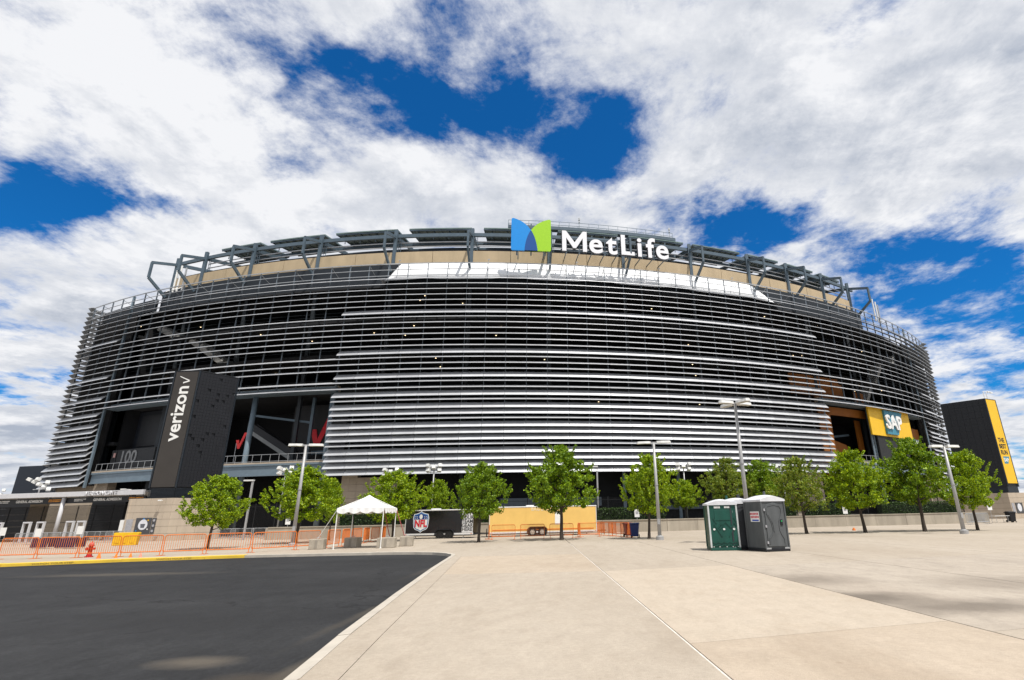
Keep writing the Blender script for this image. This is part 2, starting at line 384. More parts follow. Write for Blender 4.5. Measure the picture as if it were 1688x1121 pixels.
b = MB(); S = 3500
b.add([(-S, -60, -0.25), (S, -60, -0.25), (S, S, -0.25), (-S, S, -0.25)], [(0, 1, 2, 3)])
struct(b.build('ground', FAR))

# road: asphalt sheet left of the kerb
KX = [(-2.35, -6), (-3.28, 6.67), (-3.68, 9.0), (-4.30, 13.3), (-5.2, 20.0), (-5.9, 25.8)]
corner = [(-5.98, 26.6), (-6.2, 27.6), (-6.75, 28.6), (-7.6, 29.5), (-8.7, 30.1), (-10.0, 30.38)]
KFAR = [(-13.5, 30.45), (-17.9, 30.35), (-23.4, 29.0), (-27.7, 27.2), (-45, 19.0), (-70, 7.0)]
EDGE = KX + corner + KFAR
b = MB()
poly = [(x, y, -0.13) for (x, y) in EDGE] + [(-70, -6, -0.13)]
b.add(poly, [tuple(range(len(poly)))])
road = struct(b.build('road', ASPHALT))
b = MB()                                             # pale sand washed onto the asphalt
def patch(cx, cy, rx, ry, z, seed):
    rnd = random.Random(seed); n = 28
    pts = [(cx + rx * math.cos(t) * rnd.uniform(.72, 1.1), cy + ry * math.sin(t) * rnd.uniform(.72, 1.1), z) for t in [2 * math.pi * i / n for i in range(n)]]
    b.add(pts, [tuple(range(n))])

def offset_line(pts, d):
    out = []
    for i, p in enumerate(pts):
        a = Vector(pts[max(0, i - 1)]); c = Vector(pts[min(len(pts) - 1, i + 1)])
        t = (c - a).normalized(); nrm = Vector((t.y, -t.x))
        out.append((p[0] + nrm.x * d, p[1] + nrm.y * d))
    return out
def kerb_strip(pts, name, material, width=0.17, parent=None):
    inn = offset_line(pts, -0.012); out_ = offset_line(pts, width); mb = MB()
    for i in range(len(pts) - 1):
        a, b2, c, d = inn[i], inn[i + 1], out_[i + 1], out_[i]
        L_ = (Vector(b2) - Vector(a)).length; n = max(1, int(L_ / 1.8)); 
        for k in range(n):
            t0, t1 = k / n, (k + 1) / n - min(0.012 / L_, .01)
            q = [Vector(a).lerp(Vector(b2), t0), Vector(a).lerp(Vector(b2), t1), Vector(d).lerp(Vector(c), t1), Vector(d).lerp(Vector(c), t0)]
            j = random.Random(i * 31 + k).uniform(-.004, .004)
            mb.add([(p.x, p.y, -0.24) for p in q] + [(q[0].x, q[0].y, 0.0 + j), (q[1].x, q[1].y, 0.0 + j), (q[2].x, q[2].y, 0.012 + j), (q[3].x, q[3].y, 0.012 + j)],
                   [(3, 2, 1, 0), (4, 5, 6, 7), (0, 1, 5, 4), (1, 2, 6, 5), (2, 3, 7, 6), (3, 0, 4, 7)])
    return struct(mb.build(name, material, parent))
kerb = kerb_strip(KX + corner + KFAR[:2], 'kerb', KERBC)
ykerb = kerb_strip(KFAR[1:], 'kerb', KERBY, 0.46)
for (px, py) in ((105, 924), (288, 919)):
    p = on_ground(px, py, 0.0); a = Vector(KFAR[3]); c = Vector(KFAR[2])
    if p.x > -23.4: a, c = Vector(KFAR[2]), Vector(KFAR[1])
    t = ((Vector((p.x, p.y)) - a).dot((c - a).normalized())); q = a + (c - a).normalized() * t
    ang = math.atan2((c - a).y, (c - a).x)
    text('WATCH YOUR STEP', 0.11, mat('faded_stencil', (0.36, 0.24, 0.04), 0.9, 0, 0.4, 8), ykerb, (q.x + 0.016 * math.sin(ang), q.y - 0.016 * math.cos(ang), -0.06), ang, extrude=0.001, bold=0.004, sx=1.6)

# plaza slabs: joints as real gaps
plaza = struct(MB().add([(-150, -6, -0.22), (150, -6, -0.22), (150, 140, -0.22), (-150, 140, -0.22)], [(0, 1, 2, 3)]).build('plaza', DIRTJ))
def slab(pts, material, z=0.0):
    mb = MB(); n = len(pts)
    mb.add([(x, y, z) for x, y in pts] + [(x, y, -0.2) for x, y in pts], [tuple(range(n)), tuple(range(2 * n - 1, n - 1, -1))] + [(i, n + i, n + (i + 1) % n, (i + 1) % n) for i in range(n)])
    return mb.build('slab', material, plaza)
kin = offset_line(EDGE, 0.172)
def jx(y): return 2.02 - 0.0716 * y - 0.00017 * (y - 6) ** 2 * 0      # white joint running away from the camera
def interp(pts, y):
    for a, c in zip(pts, pts[1:]):
        if a[1] <= y <= c[1]: return a[0] + (c[0] - a[0]) * (y - a[1]) / (c[1] - a[1])
    return pts[-1][0]
g = 0.006
def thin(y): return interp([(-1.75, -6), (-2.66, 6.63), (-3.05, 9.26), (-3.62, 13.4), (-5.35, 25.8)], y)
ycut = [-6, 17.9, 25.8]
kedge = [p for p in kin[:6]]
def kx(y): return interp(kedge, y)
for a, c in zip(ycut, ycut[1:]):
    ym = [y for y in (6.67, 9.0, 13.3, 20.0) if a < y < c]
    slab([(kx(a), a + g), (thin(a) - g, a + g)] + [(thin(y) - g, y) for y in ym] + [(thin(c) - g, c - g), (kx(c), c - g)] + [(kx(y), y) for y in ym[::-1]], CONC)
    slab([(thin(a) + g, a + g), (jx(a) - .02, a + g), (jx(c) - .02, c - g), (thin(c) + g, c - g)] + [(thin(y) + g, y) for y in ym[::-1]], CONC if a != 17.9 else CONC_TAN)
def rx_(y): return jx(y) + 4.25
def rx2(y): return rx_(y) + 4.6
skew = lambda x, y: y + 0.27 * (x - jx(y))       # cross joints run slightly away to the right
def cell(fa, fb, y0, y1, mt):
    slab([(fa(y0) + .02, skew(fa(y0), y0) + g), (fb(y0) - g, skew(fb(y0), y0) + g), (fb(y1) - g, skew(fb(y1), y1) - g), (fa(y1) + .02, skew(fa(y1), y1) - g)], mt)
cell(jx, rx_, -6, 8.0, CONC_TAN); cell(jx, rx_, 8.0, 17.9, CONC_PALE); cell(jx, rx_, 17.9, 27, CONC); cell(jx, rx_, 27, 36, CONC)
cell(rx_, rx2, -6, 7.2, CONC); cell(rx_, rx2, 7.2, 17.2, CONC_GREY); cell(rx_, rx2, 17.2, 27, CONC); cell(rx_, rx2, 27, 36, CONC)
r3 = lambda y: rx2(y) + 6.5
r4 = lambda y: rx2(y) + 60
cell(rx2, r3, -6, 7.6, CONC_GREY); cell(rx2, r3, 7.6, 17.4, CONC_GREY); cell(rx2, r3, 17.4, 27, CONC); cell(rx2, r3, 27, 36, CONC)
cell(r3, r4, -6, 17.4, CONC_GREY); cell(r3, r4, 17.4, 36, CONC)
yb = 25.8
kback = [p for p in kin[5:]]
# behind the road: one strip between kerb and y=36.., then the back plaza
back = [(jx(36) - .02, 36), (jx(25.8) - .02, yb + g)] + kback[:] + [(-70, 36)]
slab(back[::-1], CONC)
slab([(-120, 36 + g), (jx(36) - .02, 36 + g), (jx(47) - .02, 47), (-120, 47)], CONC)
slab([(-120, 47 + g), (jx(47) - .02, 47 + g), (jx(47) - .02, 140), (-120, 140)], CONC)
slab([(jx(36) + .02, 36 + g), (rx2(36) - g, skew(rx2(36), 36) + g), (rx2(36) - g, 140), (jx(47) + .02, 140), (jx(47) + .02, 47)], CONC)
slab([(rx2(36) + g, skew(rx2(36), 36) + g), (r4(36), skew(r4(36), 36) + g), (140, 56), (140, 140), (rx2(36) + g, 140)], CONC)
mb = MB(); ys = [-6, 4, 8, 14, 20, 28, 36]
mb.add([p for y in ys for p in ((jx(y) - .022, y, -0.012), (jx(y) + .022, y, -0.012))], [(2 * i, 2 * i + 1, 2 * i + 3, 2 * i + 2) for i in range(len(ys) - 1)])
mb.build('joint_sealant', SEAL, plaza)
mb = MB()
# wet-dried stains with shapes of their own are in the slab materials; sand on the road here


# ------------------------------------------------------------------ stadium
CX, CY, RF, BAY = -22.93, 216.08, 142.72, 3.05
UL, UG1, UC0, UC1, UG2, UR = -21.8, -17.8, -3.8, 22.2, 34.2, 39.2
RC = 1.3
def fac(u, out, z):
    ue = min(max(u, UL), UR); a = ue * BAY / RF
    n = Vector((math.sin(a), -math.cos(a), 0)); p = Vector((CX, CY, 0)) + n * RF
    if u != ue:
        sgn = -1 if u < ue else 1
        s_ = abs(u - ue) * BAY; smax = RC * rad(88)
        t = min(s_, smax) / RC; rest = max(0, s_ - smax)
        c = p - n * RC
        a2 = a + sgn * t; n = Vector((math.sin(a2), -math.cos(a2), 0)); p = c + n * RC
        p = p + Vector((math.cos(a2), math.sin(a2), 0)) * (sgn * rest)
    q = p + n * out
    return Vector((q.x, q.y, z))
def fang(u): return min(max(u, UL), UR) * BAY / RF

ST = thing('stadium', 'huge oval stadium wrapped in silver horizontal louvers with steel roof brackets', 'stadium', (CX, CY, 0))
PINV = Matrix.Translation((CX, CY, 0)).inverted()
def sbuild(mb, name, material, parent=None, **k):
    o = mb.build(name, material, None, **k); o.parent = parent or ST
    o.matrix_parent_inverse = PINV if parent is None else Matrix.Identity(4)
    return o
def arcslab(mb, u0, u1, o0, o1, z0, z1, step=1.0):
    n = max(1, int(math.ceil((u1 - u0) / step)))
    vs = []
    for i in range(n + 1):
        u = u0 + (u1 - u0) * i / n
        vs += [fac(u, o0, z0), fac(u, o1, z0), fac(u, o1, z1), fac(u, o0, z1)]
    fs = [(0, 1, 2, 3), (4 * n + 3, 4 * n + 2, 4 * n + 1, 4 * n)]
    for i in range(n):
        k = 4 * i
        for j in range(4): fs.append((k + j, k + 4 + j, k + 4 + (j + 1) % 4, k + (j + 1) % 4))
    return mb.add(vs, fs)

PATTERN = 'WWWWNWWWNWWNWNNWNNNWNNNNNNWNNNNNN'      # from the lowest row upwards, wide or narrow
PW = [(0.06, 0.0), (0.30, -.21), (0.58, -.49), (0.84, -.81), (0.85, -.88), (0.78, -.88), (0.52, -.57), (0.24, -.29), (0.0, -.08)]
PN = [(0.06, 0.0), (0.48, -.155), (0.90, -.42), (0.91, -.470), (0.84, -.470), (0.44, -.22), (0.0, -.06)]
def row_top(i, w): return 7.64 + 0.891 * i + (0.64 if w else 0.47)
def blade(mb, u0, u1, prof, zt, gap=0.012):
    n = max(1, int(round(u1 - u0)))
    if u1 <= UL + .01 or u0 >= UR - .01: n = int((u1 - u0) * 2.2)
    for k in range(n):
        a, c = u0 + (u1 - u0) * k / n + gap / 2, u0 + (u1 - u0) * (k + 1) / n - gap / 2
        m_ = len(prof)
        vs = [fac(a, o_, zt + z_) for o_, z_ in prof] + [fac(c, o_, zt + z_) for o_, z_ in prof]
        mb.add(vs, [tuple(range(m_ - 1, -1, -1)), tuple(range(m_, 2 * m_))] + [(i, (i + 1) % m_, m_ + (i + 1) % m_, m_ + i) for i in range(m_)])
# one shared panel for the lowest rows (300 that show largest)
def shade_backs(me, m_):  # blade undersides get their shade from a darker material slot
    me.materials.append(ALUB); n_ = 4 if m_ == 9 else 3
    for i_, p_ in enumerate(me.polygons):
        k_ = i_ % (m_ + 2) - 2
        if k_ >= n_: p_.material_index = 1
def panel_mesh(prof, name):
    mb = MB(); da = BAY / RF * 0.494; m_ = len(prof)
    vs = [(math.sin(s * da) * (RF + o_), -math.cos(s * da) * (RF + o_), z_) for s in (-1, 1) for o_, z_ in prof]
    mb.add(vs, [tuple(range(m_ - 1, -1, -1)), tuple(range(m_, 2 * m_))] + [(i, (i + 1) % m_, m_ + (i + 1) % m_, m_ + i) for i in range(m_)])
    me = mb.mesh(name); me.materials.append(ALU); shade_backs(me, m_); return me
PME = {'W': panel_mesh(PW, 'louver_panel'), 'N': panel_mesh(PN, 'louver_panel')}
for i, ch in enumerate(PATTERN):
    w = ch == 'W'; prof = PW if w else PN; zt = row_top(i, w)
    spans = [(UL - 9, UL), (UL, UG1), (UC0, UC1), (UG2, UR), (UR, UR + 9)]
    if not w and i > 12: spans += [(UG1, UC0), (UC1, UG2)]
    for (u0, u1) in spans:
        if (i < 9 and (u0, u1) in ((UC0, UC1), (UL, UG1))):
            mb = MB(); arcslab(mb, u0 + .02, u1 - .02, -0.06, -0.005, zt - .10, zt - .02)
            carrier = sbuild(mb, 'louver', MULL)
            for k in range(int(round(u1 - u0))):
                o = bpy.data.objects.new('louver_panel', PME[ch]); col.objects.link(o); o.parent = carrier
                rr = random.Random(i * 97 + k)
                o.location = (CX, CY, zt); o.rotation_euler = (0, 0, (u0 + k + .5) * BAY / RF)
        else:
            mb = MB(); blade(mb, u0, u1, prof, zt); shade_backs(sbuild(mb, 'louver', ALU).data, len(prof))
for i in range(33, 36):                               # the returns carry three more rows, up to the top rail
    for (u0, u1) in ((UL - 9, UL), (UR, UR + 9)):
        mb = MB(); blade(mb, u0, u1, PN, row_top(i, False)); shade_backs(sbuild(mb, 'louver', ALU).data, len(PN))
# vertical mullions
def mull_mesh(z0, z1):
    mb = MB(); mb.box((0, -RF + 0.11, (z0 + z1) / 2), (0.09, 0.18, z1 - z0)); me = mb.mesh('mullion'); me.materials.append(MULL); return me
MF, MT = mull_mesh(7.4, 39.1), mull_mesh(19.4, 39.1)
u = UL
while u <= UR + .01:
    gate = (UG1 + .1 < u < UC0 - .1) or (UC1 + .1 < u < UG2 - .1)
    o = bpy.data.objects.new('mullion', MT if gate else MF); col.objects.link(o); o.parent = ST
    o.location = (0, 0, 0); o.rotation_euler = (0, 0, u * BAY / RF)
    u += 1.0
# edge posts at the gate jambs and the corner returns
for uu in (UG1, UC0, UC1, UG2):
    mb = MB(); e = 0.12
    mb.beam(fac(uu, -.12, 7.2), fac(uu, -.12, 39.1), *((.14, .2) if uu in (UC0, UC1) else (.26, .36))); sbuild(mb, 'jamb', MULL if uu in (UC0, UC1) else STEELL)
for k in range(1, 9):
    for uu in (UL - k * 1.0, UR + k * 1.0):
        mb = MB(); mb.beam(fac(uu, -.12, 7.4), fac(uu, -.12, 39.1), .09, .18); sbuild(mb, 'mullion', MULL)
# three thin rails over the louvers
for z, r in ((39.1, .07), (38.1, .045), (37.1, .045)):
    mb = MB(); arcslab(mb, UL - 9, UR + 9, -.02, .02 + r, z - r, z + r, .5); sbuild(mb, 'rail', GALV)
# struts from the top rail back to the parapet, and small masts
for uu in [UL + 1 + 2 * k for k in range(30)]:
    mb = MB(); mb.beam(fac(uu, -.1, 38.95), fac(uu, -2.28, 38.2), .06, .06); sbuild(mb, 'strut', GALV)
for uu in (-1.4, 3.1, 7.6, 12.1, 16.6):
    mb = MB(); mb.tube(fac(uu, -.3, 36.6), fac(uu + .15, .1, 39.6), .05, .04, 6); mb.box(fac(uu + .15, .1, 39.65), (.35, .12, .1)); sbuild(mb, 'mast', GALV)
# white membrane canopy behind the rails, scalloped lower edge
mb = MB(); vs = []; n = 110; ua, ub = -2.3, 20.6
for i in range(n + 1):
    t = i / n; u_ = ua + (ub - ua) * t
    q = (u_ - ua) % 4.5 / 4.5
    scal = 0.75 * math.exp(-((q - .5) / .16) ** 2) * (1 if 2 < u_ < 17 else .4)
    endl = max(0, 1 - t / .035); endr = max(0, 1 - (1 - t) / .085)
    zt_, zb_ = 40.15 - 3.0 * endr, 36.75 + scal * .55
    zt_ = max(zb_ + .06, zt_ - 3.2 * endl)
    ob_ = -.75; ot_ = -2.2
    vs += [fac(u_ - 0.5 * endl * 0, ob_, zb_), fac(u_, (ob_ + ot_) / 2 - .35, (zb_ + zt_) / 2 - .1), fac(u_, ot_, zt_), fac(u_, ot_ - .08, zt_), fac(u_, (ob_ + ot_) / 2 - .43, (zb_ + zt_) / 2 - .15), fac(u_, ob_ - .08, zb_)]
fs = []
for i in range(n):
    k = 6 * i
    for j in range(6): fs.append((k + j, k + 6 + j, k + 6 + (j + 1) % 6, k + (j + 1) % 6))
mb.add(vs, fs); sbuild(mb, 'membrane_canopy', FABRIC, smooth=True)

# parapet wall of buff precast panels between the roof brackets
BR = [-16.3, -14.0, -10.5, -6.3, -2.0, 2.2, 6.4, 10.6, 14.8, 18.9, 22.1, 25.5, 28.6]
for a, c in zip(BR[:-1], BR[1:]):
    mid = (a + c) / 2
    ztop = 42.75 - 0.0 
    for (p, q) in ((a + .01, mid - .012), (mid + .012, c - .01)):
        mb = MB(); arcslab(mb, p, q, -3.0, -3.5, 36.2, ztop, .5); sbuild(mb, 'parapet_panel', BEIGE)
mb = MB(); arcslab(mb, BR[0] - .5, BR[-1] + .5, -3.6, -4.6, 36.0, 42.55, 1); sbuild(mb, 'bowl_rim', DARKFL)
mb = MB(); arcslab(mb, BR[0] - .5, BR[-1] + .5, -3.9, -4.2, 42.9, 43.5, 1); sbuild(mb, 'bowl_coping', BLACK)
mb = MB(); arcslab(mb, -16.6, 29.2, -2.3, -2.7, 36.4, 40.2, 1); arcslab(mb, UL - .3, -16.62, -1.6, -2.0, 36.4, 38.6, 1); sbuild(mb, 'ring_girder', mat('girder_dark_blue', (.013, .018, .024), .6))
# roof brackets
for j, uu in enumerate(BR):
    mb = MB(); P = lambda o_, z_, d=0: fac(uu + d, o_, z_)
    w = .30
    mb.beam(P(-2.2, 39.0), P(1.0, 41.4), w, .42); mb.beam(P(1.0, 41.4), P(1.0, 44.2), w, .36); mb.beam(P(1.05, 44.2), P(-3.2, 45.6), w, .46)
    mb.beam(P(-3.0, 38.5), P(-3.0, 46.8), .5, .45); mb.beam(P(-3.2, 45.6), P(-10.5, 47.2), w, .6)
    sbuild(mb, 'roof_bracket', STEEL)
    mb = MB(); mb.beam(P(-3.4, 41.5, .13), P(-3.4, 46.0, .13), .06, .06); mb.beam(P(-3.4, 41.5, .27), P(-3.4, 46.0, .27), .06, .06)
    for k in range(12): mb.beam(P(-3.4, 41.8 + .35 * k, .13), P(-3.4, 41.8 + .35 * k, .27), .04, .04)
    sbuild(mb, 'ladder', STEEL)
for (o_, z0, z1) in ((-3.1, 45.5, 46.1), (-7.5, 46.4, 46.9), (-10.5, 46.9, 47.4)):
    mb = MB(); arcslab(mb, BR[0] if o_ > -4 else BR[1], BR[-1] + (.8 if o_ > -4 else 0), o_, o_ - .35, z0, z1, 1.05); sbuild(mb, 'ring_beam', STEEL)
for (o_, z0) in ((-3.6, 43.9), (-3.6, 44.7)):
    mb = MB(); arcslab(mb, BR[1], BR[-1], o_, o_ - .12, z0, z0 + .14, 1.05); sbuild(mb, 'service_pipe', GALV)
PANELU = mat('solar_panel_glass', (0.15, 0.21, 0.20), 0.3, 0, 0.25, 0.5, spec=0.5)
for a, c in zip(BR[1:-1], BR[2:]):
    mb = MB(); u0, u1 = a + .55, c - .12; n = 12
    vs = []
    for i in range(n + 1):
        u_ = u0 + (u1 - u0) * i / n
        vs += [fac(u_, -4.2, 47.55), fac(u_, -11.0, 48.35), fac(u_, -11.0, 48.5), fac(u_, -4.2, 47.75)]
    fs = [(0, 1, 2, 3), (4 * n + 3, 4 * n + 2, 4 * n + 1, 4 * n)]
    for i in range(n):
        k = 4 * i
        for j in range(4): fs.append((k + j, k + 4 + j, k + 4 + (j + 1) % 4, k + (j + 1) % 4))
    mb.add(vs, fs); pan = sbuild(mb, 'roof_panel', PANELU)
    for k in range(4):
        t = k / 3; mb = MB()
        mb.beam(fac(u0 + .02, -4.3 - 6.6 * t, 47.42 + .78 * t), fac(u1 - .02, -4.3 - 6.6 * t, 47.42 + .78 * t), .14, .2)
        sbuild(mb, 'purlin', STEEL, None)
    mb = MB()
    for k in range(9):
        u_ = u0 + (u1 - u0) * k / 8; mb.beam(fac(u_, -4.3, 47.5), fac(u_, -10.9, 48.28), .07, .1)
    for k in range(4):
        u_ = u0 + (u1 - u0) * (k + .5) / 4; mb.beam(fac(u_, -5, 46.0), fac(u_, -5, 47.5), .1, .1)
    sbuild(mb, 'panel_rafters', STEEL)
# service catwalk above the big sign
mb = MB(); u0, u1 = 4.1, 14.2
arcslab(mb, u0, u1, -5.2, -6.4, 48.55, 48.75, .6)
arcslab(mb, u0, u1, -4.3, -4.9, 47.9, 48.5, .6)
sbuild(mb, 'catwalk', STEEL)
mb = MB()
for zz in (49.3, 49.95): arcslab(mb, u0, u1, -5.25, -5.31, zz, zz + .06, .6); arcslab(mb, u0, u1, -6.3, -6.36, zz, zz + .06, .6)
for k in range(18):
    u_ = u0 + (u1 - u0) * k / 17; mb.beam(fac(u_, -5.28, 48.7), fac(u_, -5.28, 50), .06, .06); mb.beam(fac(u_, -6.33, 48.7), fac(u_, -6.33, 50), .06, .06)
sbuild(mb, 'catwalk_railing', STEELL)
for uu in (8.3, 14.1):
    mb = MB(); mb.tube(fac(uu, -5.8, 48.7), fac(uu, -5.8, 51.0), .05, .04, 6); mb.box(fac(uu, -5.8, 51.1), (.3, .3, .4)); mb.box(fac(uu, -5.8, 50.5), (.2, .5, .25)); sbuild(mb, 'camera_mast', GALV)
# end masts by the outer brackets
for (uu, zz) in ((-15.2, 43.4), (-14.9, 43.8), (-14.5, 43.2), (30.6, 44.0), (31.0, 43.6), (31.3, 43.2)):
    mb = MB(); mb.tube(fac(uu, -1.2, 39), fac(uu, -1.2, zz), .14, .14, 8); mb.tube(fac(uu, -1.2, 39.6), fac(uu, -.1, 38.6), .06, .06, 6); sbuild(mb, 'antenna', WHITE if zz > 43.3 else GALV)
    
# interior: floor decks, back wall, columns
for (z0, z1, ia, ib) in ((36.2, 36.5, UL - 7, UR + 7), (30.6, 31.1, UL - 7, UR + 7), (25.0, 25.5, UL - 7, UR + 7), (19.5, 20.3, UL - 7, UR + 7)):
    mb = MB(); arcslab(mb, ia, ib, -2.2, -15, z0, z1, 1); sbuild(mb, 'floor_deck', DARKFL)
mb = MB(); arcslab(mb, UC0 - .2, UC1 + .2, -2.2, -15, 13.9, 14.4, 1); sbuild(mb, 'floor_deck', DARKFL)
mb = MB(); arcslab(mb, UL - 7, UG1 + .2, -2.2, -15, 13.9, 14.4, 1); sbuild(mb, 'floor_deck', DARKFL)
mb = MB(); arcslab(mb, UG2 - .2, UR + 7, -2.2, -15, 13.9, 14.4, 1); sbuild(mb, 'floor_deck', DARKFL)
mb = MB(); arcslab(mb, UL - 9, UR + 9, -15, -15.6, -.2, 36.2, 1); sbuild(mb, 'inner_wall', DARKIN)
for (a, c) in ((UC0 - .3, UC1 + .3), (UL - 7, UG1), (UG2, UR + 7)):
    mb = MB(); arcslab(mb, a, c, -1.9, -15, 8.6, 9.4, 1); sbuild(mb, 'floor_deck', DARKFL)
for (a, c) in ((UC0 - .3, UC1 + .3),):
    mb = MB(); arcslab(mb, a, c, -5.5, -6.0, -.2, 8.6, 1); sbuild(mb, 'inner_wall', DARKIN)
for k in range(-6, 11):
    uu = 2.2 + 4.2 * k
    z1 = 36.3
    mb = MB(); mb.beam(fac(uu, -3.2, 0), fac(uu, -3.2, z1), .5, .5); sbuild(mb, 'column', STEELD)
rnd = random.Random(5)
for k in range(44):
    uu = rnd.uniform(UL + 2, UR - 2); z = rnd.choice([36.15, 36.15, 30.55, 30.55, 24.95, 19.45, 24.95, 13.85])
    if z < 14 and not (UC0 < uu < UC1): z = 24.95
    oo = rnd.uniform(-3.5, -10)
    mb = MB(); p = fac(uu, oo, z - .12); mb.lathe([(.10, 0), (.10, .05), (.05, .08)], 8, p); sbuild(mb, 'downlight', LAMPGLOW)
# guard rails on the decks
for z in (20.3, 25.5, 31.1):
    mb = MB()
    for zz in (.5, 1.05): arcslab(mb, UL, UR, -2.0, -2.05, z + zz, z + zz + .05, 1)
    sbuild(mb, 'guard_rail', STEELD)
# pale stair flights behind the louvers over both gates
for (ua, za, ub, zb_) in ((-16.8, 34.2, -14.6, 31.1), (-13.9, 30.9, -11.0, 25.6), (34.9, 35.4, 33.6, 31.2), (31.6, 30.8, 30.0, 26.0), (29.4, 25.6, 28.4, 21.8)):
    mb = MB(); o_ = -4.2
    for k in range(9):
        t = (k + .5) / 9; uu = ua + (ub - ua) * t; z = za + (zb_ - za) * t
        a1 = fang(uu); mb.box(fac(uu, o_, z), (abs(ub - ua) * BAY / 9 + .02, 1.9, .28), a1)
    mb.beam(fac(ua, o_ + 1, za - .35), fac(ub, o_ + 1, zb_ - .35), .12, .75); mb.beam(fac(ua, o_, za - .4), fac(ub, o_, zb_ - .4), 1.9, .12)
    sbuild(mb, 'stair_flight', GREYST)

# undercroft piers of pale precast blocks under the louvers
def pier(u0, u1, o0, z0, z1, rows, slot=None):
    for r in range(rows):
        a, c = z0 + (z1 - z0) * r / rows, z0 + (z1 - z0) * (r + 1) / rows - .02
        nb = max(1, int((u1 - u0) * BAY / 1.1)); mb = MB()
        for k in range(nb):
            ka, kc = u0 + (u1 - u0) * k / nb + .003, u0 + (u1 - u0) * (k + 1) / nb - .003
            if slot and r == rows - 1 and slot[0] < (ka + kc) / 2 < slot[1]: continue
            arcslab(mb, ka, kc, o0, o0 - 1.2, a, c, 1)
        sbuild(mb, 'precast_course', PRECAST)
pier(-3.3, -.7, -2.0, 0, 8.2, 9, (-2.7, -1.2)); pier(19.6, 21.9, -2.0, 0, 8.2, 9); pier(UL - .3, UG1 + .9, -1.7, 0, 8.6, 9)
pier(34.0, 38.8, -1.7, 0, 8.6, 9)
# gate halls: balcony, beams, back wall
def gate_hall(u0, u1, wallmat):
    mb = MB(); arcslab(mb, u0 + .15, u1 - .15, -.9, -15, 8.5, 8.8, 1); sbuild(mb, 'balcony_deck', DARKFL)
    mb = MB(); arcslab(mb, u0 + .1, u1 - .1, -.55, -.95, 7.9, 9.15, 1); arcslab(mb, u0 + .1, u1 - .1, -.4, -.56, 9.15, 9.4, 1); arcslab(mb, u0 + .1, u1 - .1, -.4, -.56, 7.75, 7.95, 1)
    sbuild(mb, 'balcony_beam', STEELL)
    mb = MB(); arcslab(mb, u0 + .1, u1 - .1, -.42, -1.0, 9.41, 9.62, 1); sbuild(mb, 'balcony_kerb', PRECAST)
    mb = MB(); n = int((u1 - u0) * 2.2)
    for k in range(n + 1):
        uu = u0 + .2 + (u1 - u0 - .4) * k / n; mb.beam(fac(uu, -.7, 9.6), fac(uu, -.7, 10.75), .045, .045)
    for zz in (9.75, 10.7): arcslab(mb, u0 + .2, u1 - .2, -.68, -.73, zz, zz + .06, 1)
    sbuild(mb, 'balcony_railing', GALV)
    mb = MB(); arcslab(mb, u0 + .05, u1 - .05, -.3, -1.9, 19.35, 19.5, 1); arcslab(mb, u0 + .05, u1 - .05, -.75, -1.1, 19.5, 20.2, 1); sbuild(mb, 'spandrel_beam', STEELL)
    mb = MB(); arcslab(mb, u0 + .05, u1 - .05, -1.2, -1.8, 19.55, 20.35, 1); sbuild(mb, 'spandrel_panel', PRECAST)
gate_hall(UG1, UC0, DARKIN); gate_hall(UC1, UG2, DARKIN)
# raking columns and tie beams in the left gate
for (ua, ub) in ((-8.25, -8.2), (UC0 - .35, UC0 - .3)):
    mb = MB(); mb.tube(fac(ua, -1.4, 0), fac(ub, -1.4, 19.5), .36, .36, 12); sbuild(mb, 'gate_column', STEELL, smooth=True)
mb = MB(); mb.beam(fac(-8.2, -1.6, 16.6), fac(-5.6, -4, 15.6), .3, .3); mb.beam(fac(-5.6, -4, 9.4), fac(-5.6, -4, 19.4), .4, .4); mb.beam(fac(-5.6, -5, 11.3), fac(-3.9, -5, 11.3), .3, .5)
sbuild(mb, 'tie_beam', STEEL)
# escalator rising in the hall
mb = MB(); pa, pb = fac(-5.9, -4.5, 9.8), fac(-9.3, -5.5, 15.2)
mb.beam(pa, pb, 1.6, .9); esc = sbuild(mb, 'escalator', mat('escalator_truss', (.22, .23, .23), .5, .3))
mb = MB(); mb.beam(pa + Vector((0, -.85, 1)), pb + Vector((0, -.85, 1)), .1, .12); mb.beam(pa + Vector((0, .8, 1)), pb + Vector((0, .8, 1)), .1, .12); mb.beam(pa + Vector((0, -.85, .5)), pb + Vector((0, -.85, .5)), .04, .9); sbuild(mb, 'escalator_balustrade', BLACK)
# video board and section wall in the left gate
mb = MB(); arcslab(mb, UG1 + .2, -13.8, -4.0, -4.4, 12.6, 19.3, .5); sbuild(mb, 'video_wall', mat('navy_wall', (.006, .0085, .014), .6))
mb = MB(); arcslab(mb, -16.6, -13.9, -3.8, -3.99, 13.6, 18.6, .5); sbuild(mb, 'video_screen', BLACK)
mb = MB(); arcslab(mb, -17.5, -14.2, -2.2, -2.5, 9.6, 13.0, .5); wall100 = sbuild(mb, 'section_wall', mat('charcoal_wall', (.03, .032, .035), .7))
p = fac(-16.1, -2.15, 11.7)
o = text('100', 2.7, mat('grey_numerals', (.22, .225, .23), .6), None, p, fang(-16.0), extrude=.03, bold=.05, name='section_number'); o.parent = ST; o.matrix_parent_inverse = PINV
mb = MB(); q = fac(-17.2, -2.1, 12.2); mb.box(q, (.5, .06, .7), fang(-17)); sbuild(mb, 'notice', mat('pink_notice', (.5, .3, .28), .7))
# dark ticket hall under the left gate
mb = MB(); arcslab(mb, UG1 - 4, UC0, -6.5, -7.0, -.2, 8.4, 1); sbuild(mb, 'inner_wall', DARKIN)
